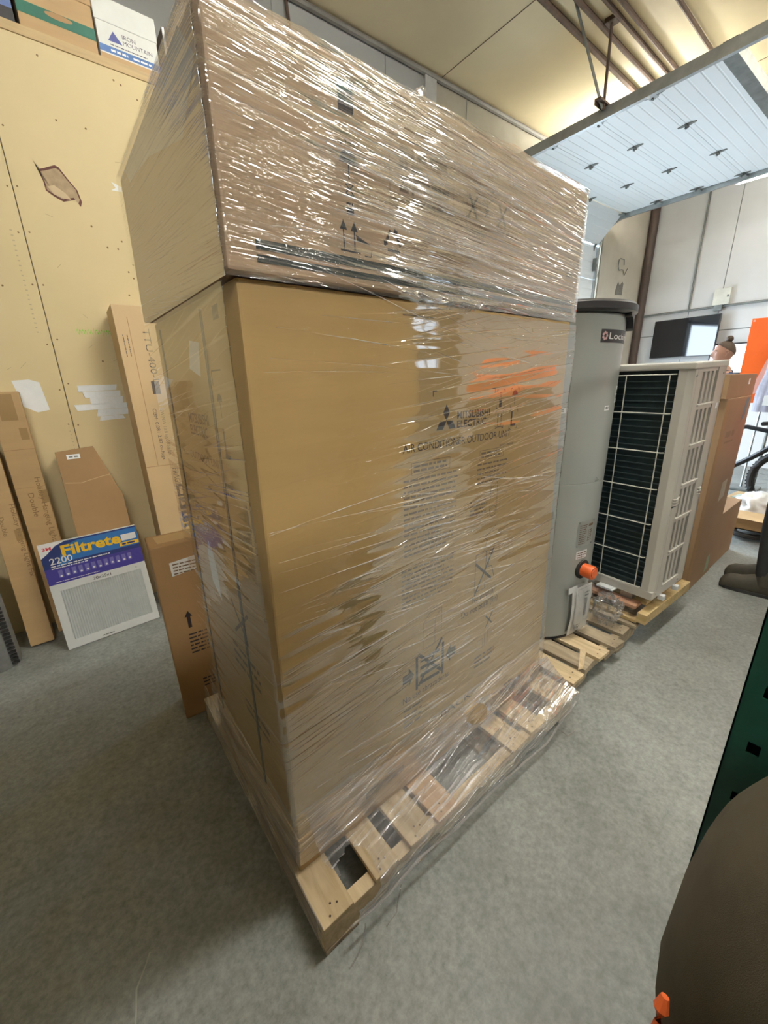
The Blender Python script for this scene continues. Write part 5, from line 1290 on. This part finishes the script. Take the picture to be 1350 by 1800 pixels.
person('person', 'man with a top-knot in a dark blue jacket, looking left beyond the cartons', (4.70, .505, 0), math.radians(118), 1.60, navy, dark_cloth)
person('person', 'person in dark trousers and worn boots standing at the right edge', (3.13, -.28, 0), math.radians(95), 1.62, orange_plastic, dark_cloth, folded=True)

# ================================================================== LEFT: CARTONS LEANING ON THE YELLOW WALL
def lean_carton(name, label, x0, x1, yb, yt, h, depth, m, group=None, z0=0.002, dx=0.0):
    """carton leaning against the wall: front foot at y=yb, front top at y=yt, thickness depth behind the front face"""
    t = thing(name, label, 'carton', ((x0+x1)/2, yb, 0), group=group)
    d = Vector((dx, yt-yb, h)).normalized(); n = Vector((0, d.z, -d.y)); L = Vector((dx, yt-yb, h)).length
    a = Vector((x0, yb, z0)); lift = max(0, depth*d.y)  # back foot must not sink
    a.z += lift; b = a+Vector((x1-x0, 0, 0))
    P8 = [a, b, b+n*depth, a+n*depth, a+d*L, b+d*L, b+d*L+n*depth, a+d*L+n*depth]
    obj('box', MB().hexa(P8), m, t, bevel=.003)
    return t, (lambda u, v, off: tuple(a+Vector((1, 0, 0))*u+d*v-n*off))
G = 'tall cartons leaning on the yellow wall'
cA, pA = lean_carton('cardboard_carton', 'slim tall brown carton leaning on the wall, leftmost and nearest the grey roll', -.600, -.497, 2.105, 2.262, 1.05, .085, kraft, G)
pr = Print(pA)
pr.text('Holiday Hanging Light Fix', .083, .78, .020, .40, ang=-PI/2); pr.text('Double', .028, .72, .020, .10, ang=-PI/2)
pr.out('printed_lettering', ink_brown, cA)
pr = Print(pA); pr.rect(.072, .103, .585, .645); pr.out('tape_piece', tape_brown, cA)
cB, pB = lean_carton('cardboard_carton', 'slim tall brown carton leaning on the wall under the white tape patch', -.478, -.352, 2.20, 2.262, 1.34, .085, kraft, G)
pr = Print(pB)
pr.text('Holiday Hanging Light Fix', .090, .90, .024, .42, ang=-PI/2); pr.text('Double', .045, .82, .024, .13, ang=-PI/2)
pr.out('printed_lettering', ink_brown, cB)
pr = Print(pB); pr.rect(.03, .095, 1.20, 1.33); pr.rect(.085, .118, 1.10, 1.16); pr.rect(.095, .126, .76, .83); pr.out('tape_piece', tape_brown, cB)
pr = Print(pB); pr.rect(.0, .126, 1.05, 1.053); pr.rect(.0, .126, .85, .852); pr.out('crease', kraft_dark, cB)
# carton with a cut corner
cC = thing('cardboard_carton', 'brown carton with a slanted top corner and a small white label, behind the furnace filter', 'carton', (-.15, 2.2, 0), group=G)
d = Vector((0, .17, 1.03)).normalized(); n = Vector((0, d.z, -d.y)); a0 = Vector((-.275, 2.06, .012))
pC = lambda u, v, off: tuple(a0+Vector((u, 0, 0))+d*v-n*off)
poly = [(.0, 0), (.26, 0), (.26, .75), (.175, 1.045), (0, 1.03)]
obj('box', MB().prism([pC(u, v, 0) for u, v in poly], n*.10), kraft_dark, cC, bevel=.003)
pr = Print(pC); pr.rect(.045, .105, .985, 1.01); pr.out('label', sticker, cC)
pr = Print(pC); pr.off = .0014; pr.greek(.055, .095, .993, 1, .01, .008, 91); pr.out('label_print', steel_dark, cC)
pr = Print(pC); pr.path([(.01, .86), (.08, .85), (.17, .87), (.235, .88)], .003); pr.out('crease', kraft_light, cC)
# tall light carton with sideways lettering
cD, pD = lean_carton('cardboard_carton', 'tall pale carton with sideways black lettering, leaning behind the wrapped stack', .115, .40, 2.00, 2.13, 1.755, .20, kraft_light, None)
pr = Print(pD)
pr.text('TTU-400-U', .125, 1.645, .034, .30, ang=-PI/2)
pr.text('GW/NW 13.8 kg, 30.64 lbs.', .132, 1.22, .018, .27, ang=-PI/2); pr.text('CBM: 0.081 2.87 cu.ft/ga', .095, 1.22, .018, .29, ang=-PI/2)
pr.text('FRAGILE', .135, .872, .030, .13, ang=-PI/2)
pr.greek(.045, .16, 1.61, 2, .02, .004, 93, ang=-PI/2)
for k in range(4):
    v0 = .70-k*.082
    pr.poly([(.135, v0), (.180, v0), (.180, v0+.072), (.135, v0+.072)])
pr.circ(.157, .405, .028, .006); pr.seg((.14, .388), (.175, .422), .006)
pr.text('12', .14, .34, .03, .05, ang=-PI/2); pr.rect(.115, .155, 1.30, 1.37)
pr.greek(.205, .62, .872, 1, .02, .014, 95, ang=-PI/2)
pr.out('sideways_lettering', mat('ink_grey_brown', (.11, .085, .07), .6, var=0), cD)
pr = Print(pD); pr.off = .0018
for k in range(4):
    v0 = .70-k*.082
    if k == 0: pr.rect(.150, .166, v0+.012, v0+.06)
    elif k == 1: pr.poly([(.145, v0+.02), (.172, v0+.035), (.145, v0+.052)])
    elif k == 2: pr.disc(.157, v0+.036, .016, 10, 0, PI)
    else: pr.disc(.157, v0+.036, .018, 10)
pr.out('symbol_knockout', kraft_light, cD)
pr = Print(pD); pr.rect(0, .285, .895, .898); pr.rect(.062, .065, .9, 1.7); pr.out('crease', kraft_dark, cD)
# short dark carton beside the stack
cE = thing('cardboard_carton', 'narrow upright brown carton with a black arrow, between filter and wrapped stack', 'carton', (.05, 1.08, 0))
obj('box', MB().hexa([(-.07, 1.025, 0), (.21, 1.005, 0), (.22, 1.155, 0), (-.055, 1.17, 0), (-.072, 1.03, .785), (.20, 1.01, .785), (.215, 1.16, .785), (-.063, 1.175, .785)]), kraft_dark, cE, bevel=.004)
pE = lambda u, v, off: (-.07+u, 1.026-u*.072-off+.005*v/.785, v)
pr = Print(pE); pr.off = .0015; pr.poly([(.055, .655), (.165, .668), (.165, .725), (.052, .712)]); pr.out('label', paper, cE)
pr = Print(pE); pr.off = .0022; pr.greek(.062, .15, .700, 4, .013, .005, 97); pr.out('label_print', ink_soft, cE)
pr = Print(pE); pr.off = .0015; pr.poly([(.075, .42), (.088, .42), (.088, .47), (.096, .47), (.082, .495), (.067, .47), (.075, .47)]); pr.out('printed_arrow', ink, cE)
pr = Print(pE); pr.off = .0015; pr.greek(.07, .17, .385, 6, .017, .007, 98); pr.greek(.09, .19, .16, 3, .017, .007, 99); pr.out('small_print', ink, cE)
pr = Print(lambda u, v, off: (-.068+u, 1.03+v, .785+off)); pr.rect(.03, .25, .03, .12); pr.out('top_panel', kraft, cE)
# grey roll
gr = thing('grey_roll', 'grey upright roll with a black stitched edge at the left border', 'roll', (-.72, 2.02, 0))
obj('roll_body', MB().lathe([(.085, 0.0), (.09, .01), (.09, .50), (.085, .51), (.02, .51)], (-.725, 2.04, 0), 36), grey_roll, gr, smooth=True)
st_ = MB()
for k in range(24): st_.box(-.668, -.640, 1.965, 1.98, .02+k*.0205, .03+k*.0205)
obj('stitched_edge', st_, rubber, gr)

# furnace filter
FL = Vector((-.44, 1.95, .003)); FRt = Vector((.012, 1.985, .003)); fe = (FRt-FL).normalized()
top = Vector((-.438, 2.075, .570)); fd = (top-FL); fd = (fd-fe*fd.dot(fe)).normalized(); fn_ = fe.cross(fd)   # faces the room
FW, FH = (FRt-FL).length, .588
FI = thing('furnace_filter', 'pleated furnace filter in blue and white printed wrap, leaning on cartons', 'air filter', (-.21, 1.97, 0))
pF = lambda u, v, off: tuple(FL+fe*u+fd*v+fn_*off)
# frame with a real window over the pleats
FT = .030; wu0, wu1, wv0, wv1 = .038, FW-.030, .045, .325
fm_ = MB()
def slab(u0, u1, v0, v1, o0, o1): fm_.hexa([pF(u0, v0, o1), pF(u1, v0, o1), pF(u1, v0, o0), pF(u0, v0, o0), pF(u0, v1, o1), pF(u1, v1, o1), pF(u1, v1, o0), pF(u0, v1, o0)])
slab(0, FW, 0, wv0, -FT, 0); slab(0, FW, wv1, FH, -FT, 0); slab(0, wu0, wv0, wv1, -FT, 0); slab(wu1, FW, wv0, wv1, -FT, 0); slab(wu0, wu1, wv0, wv1, -FT, -.022)
obj('frame', fm_, filter_card, FI)
pm_ = MB(); NP = 34
for i in range(NP):
    u0 = wu0+(wu1-wu0)*i/NP; u1 = wu0+(wu1-wu0)*(i+1)/NP; um = (u0+u1)/2
    pm_.add([pF(u0, wv0, -.007), pF(um, wv0, -.002), pF(u1, wv0, -.007), pF(u0, wv1, -.007), pF(um, wv1, -.002), pF(u1, wv1, -.007)], [(0, 1, 4, 3), (1, 2, 5, 4)])
obj('pleats', pm_, filter_media, FI, recalc=False)
def fprint(name, m, off): p_ = Print(pF); p_.off = off; p_._n = name; p_._m = m; return p_
vB = .365
q = fprint('a', 0, .0012); q.rect(0.0, FW, vB, FH-.004); q.out('label_card', f_navy, FI)
q = Print(pF); q.off = .0018; q.poly([(.135, .475), (FW, .475), (FW, FH-.012), (.17, FH-.012)]); q.poly([(.06, .455), (.135, .475), (.17, FH-.012), (.10, FH-.03)]); q.out('blue_field', f_blue, FI)
q = Print(pF); q.off = .0018; q.rect(0, FW, vB, .452); q.out('violet_band', f_violet, FI)
q = Print(pF); q.off = .0022; q.poly([(0, FH-.075), (.03, FH-.055), (.07, FH-.02), (.115, FH-.004), (0, FH-.004)]); q.rect(FW-.085, FW-.01, .512, .548); q.disc(FW-.095, .522, .006); q.out('white_field', white_print, FI)
q = Print(pF); q.off = .0024; q.text('3M', .014, FH-.036, .016, .038, bold=.03); q.out('red_mark', f_red, FI)
q = Print(pF); q.off = .0030; q.text('Filtrete', .090, .506, .056, .275, bold=.034); q.rect(FW-.10, FW-.002, .482, .503); q.out('filtrete_name', f_yellow, FI)
q = Print(pF); q.off = .0036; q.greek(FW-.088, FW-.02, .488, 1, .01, .009, 101); q.out('badge_print', f_navy, FI)
q = Print(pF); q.off = .0026; q.text('2200', .030, .472, .034, .098, bold=.012); q.greek(.03, .30, .458, 1, .01, .006, 102); q.greek(.03, .20, .447, 1, .008, .005, 103); q.greek(.03, .24, .374, 1, .01, .003, 104)
for i in range(12): q.disc(.062+i*.0295, .403+.002*(i % 3), .0055, 8)
q.out('white_lettering', white_print, FI, gap=.022)
q = Print(pF); q.off = .0022
for i in range(12): q.rect(.052+i*.0295, .071+i*.0295, .396, .436)
q.out('column_bars', f_violet2, FI, gap=.022)
q = Print(pF); q.off = .0014; q.text('20x25x1', .19, .337, .015, .085, bold=.01); q.text('3', FW-.055, .338, .010, .007); q.greek(.16, .22, .012, 1, .01, .004, 105); q.out('size_print', ink, FI)
q = Print(pF); q.off = .004; sl = MB()
me_v = []; 
def fw_(s, t): return Vector(pF(-.002+(FW+.004)*s, -.002+(FH+.004)*t, .0045+.0015*nz(s*12, t*14, 8)))
o_ = grid_mesh('shrink_wrap', 50, 60, fw_, lambda s, t: (s*.45, t*.58), film_material('filter_shrink_wrap', .008, 30, .4, .7, gloss=.6, rough=.08, lo=.6, hi=.72, base=.05)); o_.parent = FI; o_.matrix_parent_inverse = FI.matrix_basis.inverted()

# ================================================================== BOXES ON THE LEDGE
LZ = 2.955
def ledge_box(label, x0, x1, h, m, y0=YW+.012, dep=.32):
    t = thing('archive_box', label, 'storage box', ((x0+x1)/2, y0, LZ), group='boxes stored on the ledge above the yellow wall')
    obj('box', MB().box(x0, x1, y0, y0+dep, LZ, LZ+h), m, t, bevel=.004)
    return t, (lambda u, v, off: (x0+u, y0-off, LZ+v)), y0
t1, p1, _ = ledge_box('blue and black box at the left end of the ledge', -.30, .005, .26, blue_board)
pr = Print(p1); pr.rect(.0, .305, .0, .055); pr.out('black_base', black_plastic, t1)
t2, p2, _ = ledge_box('kraft archive box with a green band on the ledge', .022, .327, .25, kraft)
pr = Print(p2); pr.rect(0, .305, .058, .105); pr.out('green_band', archive_green, t2)
pr = Print(p2); pr.off = .0016; pr.poly([(.16+.055*math.cos(a*PI/8), .092+.012*math.sin(a*PI/8)) for a in range(16)]); pr.out('oval_mark', kraft_dark, t2)
obj('lid', MB().box(.018, .331, YW+.008, YW+.336, LZ+.19, LZ+.255), kraft, t2, bevel=.004)
t3, p3, _ = ledge_box('white archive box with a mountain logo and blue strip on the ledge', .337, .615, .25, archive_white)
pr = Print(p3); pr.rect(0, .278, .0, .028); pr.out('kraft_foot', kraft, t3)
pr = Print(p3); pr.rect(0, .278, .034, .062); pr.out('blue_strip', archive_blue, t3)
pr = Print(p3); pr.poly([(.045, .085), (.108, .085), (.072, .128)]); pr.out('mountain_mark', logo_navy, t3)
pr = Print(p3); pr.text('IRON', .112, .112, .018, .060); pr.text('MOUNTAIN', .112, .088, .018, .135); pr.text('773', .205, .168, .017, .042, bold=.01); pr.greek(.19, .25, .19, 1, .01, .007, 111); pr.greek(.05, .22, .07, 1, .01, .004, 113); pr.out('printed_name', mat('print_dark', (.09, .09, .13), .6), t3)
pr = Print(p3); pr.off = .0016; pr.greek(.05, .13, .043, 1, .01, .009, 115); pr.greek(.15, .245, .043, 1, .01, .008, 116); pr.out('strip_print', white_print, t3)
obj('lid', MB().box(.333, .619, YW+.009, YW+.336, LZ+.155, LZ+.255), archive_white, t3, bevel=.004)
t4, p4, _ = ledge_box('kraft box with a dark lid at the right end of the ledge', .668, .95, .26, kraft, y0=YW+.05)
obj('lid', MB().box(.663, .955, YW+.043, YW+.376, LZ+.075, LZ+.265), mat('brown_lid', (.16, .12, .09), .6), t4, bevel=.004)
pr = Print(lambda u, v, off: (.663+u, YW+.043-off, LZ+v)); pr.rect(0, .29, .077, .092); pr.rect(0, .012, .077, .26); pr.out('white_edge', white_print, t4)

# ================================================================== NEAR RIGHT: GREEN RACK POST, OPERATOR SEAT
RK = thing('rack_upright', 'dark green steel rack upright with square holes at the right edge', 'rack', (.74, -.60, 0))
def post(y0, x0):
    mb = MB(); zt = 2.6; fx0, fx1 = x0, x0+.07; w = .10
    # front face (towards -x) as strips with two columns of square holes
    ya, yb = y0-w, y0; cols = [(ya+.016, ya+.032), (yb-.058, yb-.040)]
    ypts = [ya, ya+.014, ya+.032, yb-.050, yb-.030, yb]
    holes = []
    zs0 = [.06+.133*k for k in range(19)]
    for ci, (c0, c1) in enumerate(((ya+.014, ya+.032), (yb-.050, yb-.030))):
        prev = 0
        for z in zs0:
            zz = z+(0.018 if ci else .13-.0125)
            zz = z+(.031 if ci else .0975)
            mb.box(fx0, fx0+.003, c0, c1, prev, zz); prev = zz+.026
        mb.box(fx0, fx0+.003, c0, c1, prev, zt)
    for a, b in ((ya, ya+.014), (ya+.032, yb-.050), (yb-.030, yb)): mb.box(fx0, fx0+.003, a, b, 0, zt)
    mb.box(fx0, fx1, ya, ya+.003, 0, zt); mb.box(fx0, fx1, yb-.003, yb, 0, zt); mb.box(fx1-.003, fx1, ya, yb, 0, zt)
    return mb
obj('post', post(-.515, .70), green_paint, RK); obj('post', post(-1.40, .70), green_paint, RK)
br = MB()
for k in range(4):
    z0, z1 = .25+k*.55, .25+(k+1)*.55
    obj('brace', MB().tube([(.74, -.615, z0), (.74, -1.39, z1)], .014, 6), green_paint, RK)
for z in (.2, 1.3, 2.4): obj('brace', MB().tube([(.74, -.61, z), (.74, -1.39, z)], .014, 6), green_paint, RK)
for fy in (-.63, -1.515): obj('foot_plate', MB().box(.70, .80, fy, fy+.11, -.0, .006), green_paint, RK)
SE = thing('operator_seat', 'rounded olive brown fabric seat back at the lower right corner', 'seat', (.42, -.85, 0))
def ell(name, c, r, ex, m, nu=40, nv=28, wob=.0):
    vs = []; fs = []; c = Vector(c)
    sgn = lambda v, e: math.copysign(abs(v)**e, v)
    for j_ in range(nv+1):
        for i in range(nu):
            a = 2*PI*i/nu; ph = PI*j_/nv
            q = Vector((sgn(math.sin(ph), ex)*sgn(math.cos(a), ex)*r[0], sgn(math.sin(ph), ex)*sgn(math.sin(a), ex)*r[1], sgn(math.cos(ph), ex)*r[2]))
            vs.append(c+q*(1+wob*nz(q.x*9, q.y*9, q.z*9)))
    for j_ in range(nv):
        for i in range(nu): fs.append((j_*nu+i, j_*nu+(i+1) % nu, (j_+1)*nu+(i+1) % nu, (j_+1)*nu+i))
    return obj(name, MB().add(vs, fs), m, SE, smooth=True)
ell('backrest', (.405, -.75, .52), (.255, .215, .37), .85, olive_cloth, wob=.02)
ell('seat_cushion', (.42, -1.02, .36), (.24, .26, .08), .6, olive_cloth, wob=.02)
obj('pedestal', MB().lathe([(.18, 0), (.18, .04), (.05, .07), (.05, .27), (.12, .29)], (.42, -1.0, 0), 24), black_metal, SE, smooth=True)
obj('orange_belt', MB().tube([(.203, -.566, .600), (.196, -.566, .585), (.190, -.567, .57), (.178, -.567, .555), (.172, -.567, .54), (.166, -.570, .52), (.166, -.58, .48), (.18, -.59, .40), (.30, -.63, .30)], .008, 8, taper=[.6, 1.1, .5, .7, 1.3, 1.0, 1.2, 1.2, 1]), orange_plastic, SE, smooth=True)
# orange hooded machine, unseen, added for its reflection in the film
MC = thing('machine', 'unseen dark machine with a rounded orange hood, added across the aisle for its reflection', 'machine', (2.75, -1.05, 0))
mv = MB(); prof = [(-.30, 1.20), (.30, 1.20), (.30, 1.32), (.24, 1.40), (.1, 1.45), (-.1, 1.45), (-.24, 1.40), (-.30, 1.32)]
mv.prism([(2.80+a, -1.45, z) for a, z in prof], (0, .5, 0)); obj('hood', mv, orange_plastic, MC, bevel=.02)
obj('cabinet', MB().box(2.52, 3.08, -1.43, -.97, .12, 1.1995), mat('machine_brown', (.10, .085, .07), .6), MC, bevel=.01)
obj('plinth', MB().box(2.54, 3.06, -1.42, -.98, 0, .12), black_metal, MC, bevel=.01)

CB = thing('blocker_cabinet', 'tall dark unseen cabinet added left behind the viewpoint to shade the carton front', 'cabinet', (-.95, -1.55, 0))  # added to block the left lamp from the lower carton front
obj('carcass', MB().box(-1.60, -.30, -1.78, -1.32, .06, 2.20), mat('cabinet_brown', (.06, .05, .04), .55), CB, bevel=.006)
for x0 in (-1.59, -.945):
    dr = obj('door', MB().box(x0, x0+.635, -1.318, -1.300, .08, 2.18), mat('cabinet_door', (.075, .062, .05), .5), CB, bevel=.004)
    hx = x0+.59 if x0 < -1 else x0+.03
    obj('handle', MB().box(hx, hx+.015, -1.299, -1.275, 1.0, 1.15), steel, dr, bevel=.003)
obj('plinth', MB().box(-1.58, -.32, -1.76, -1.34, 0, .06), black_metal, CB)
for o in D.objects:
    if o.name.split('.')[0] in ('nail_heads', 'screw_dots', 'spokes', 'scuff_marks', 'pencil_note', 'panel_screws', 'stitched_edge', 'pleats'): o['kind'] = 'stuff'

tk = thing('tool_case', 'orange plastic tool case beside the boots at the right edge', 'tool case', (3.45, -.47, 0))
obj('case_body', MB().box(3.30, 3.62, -.62, -.365, 0, .26), orange_plastic, tk, bevel=.015)
obj('case_handle', MB().tube([(3.36, -.49, .255), (3.36, -.49, .31), (3.56, -.49, .31), (3.56, -.49, .255)], .012, 8), black_plastic, tk, smooth=True)
obj('latch', MB().box(3.40, 3.44, -.366, -.355, .17, .22), black_plastic, tk)
obj('latch', MB().box(3.48, 3.52, -.366, -.355, .17, .22), black_plastic, tk)
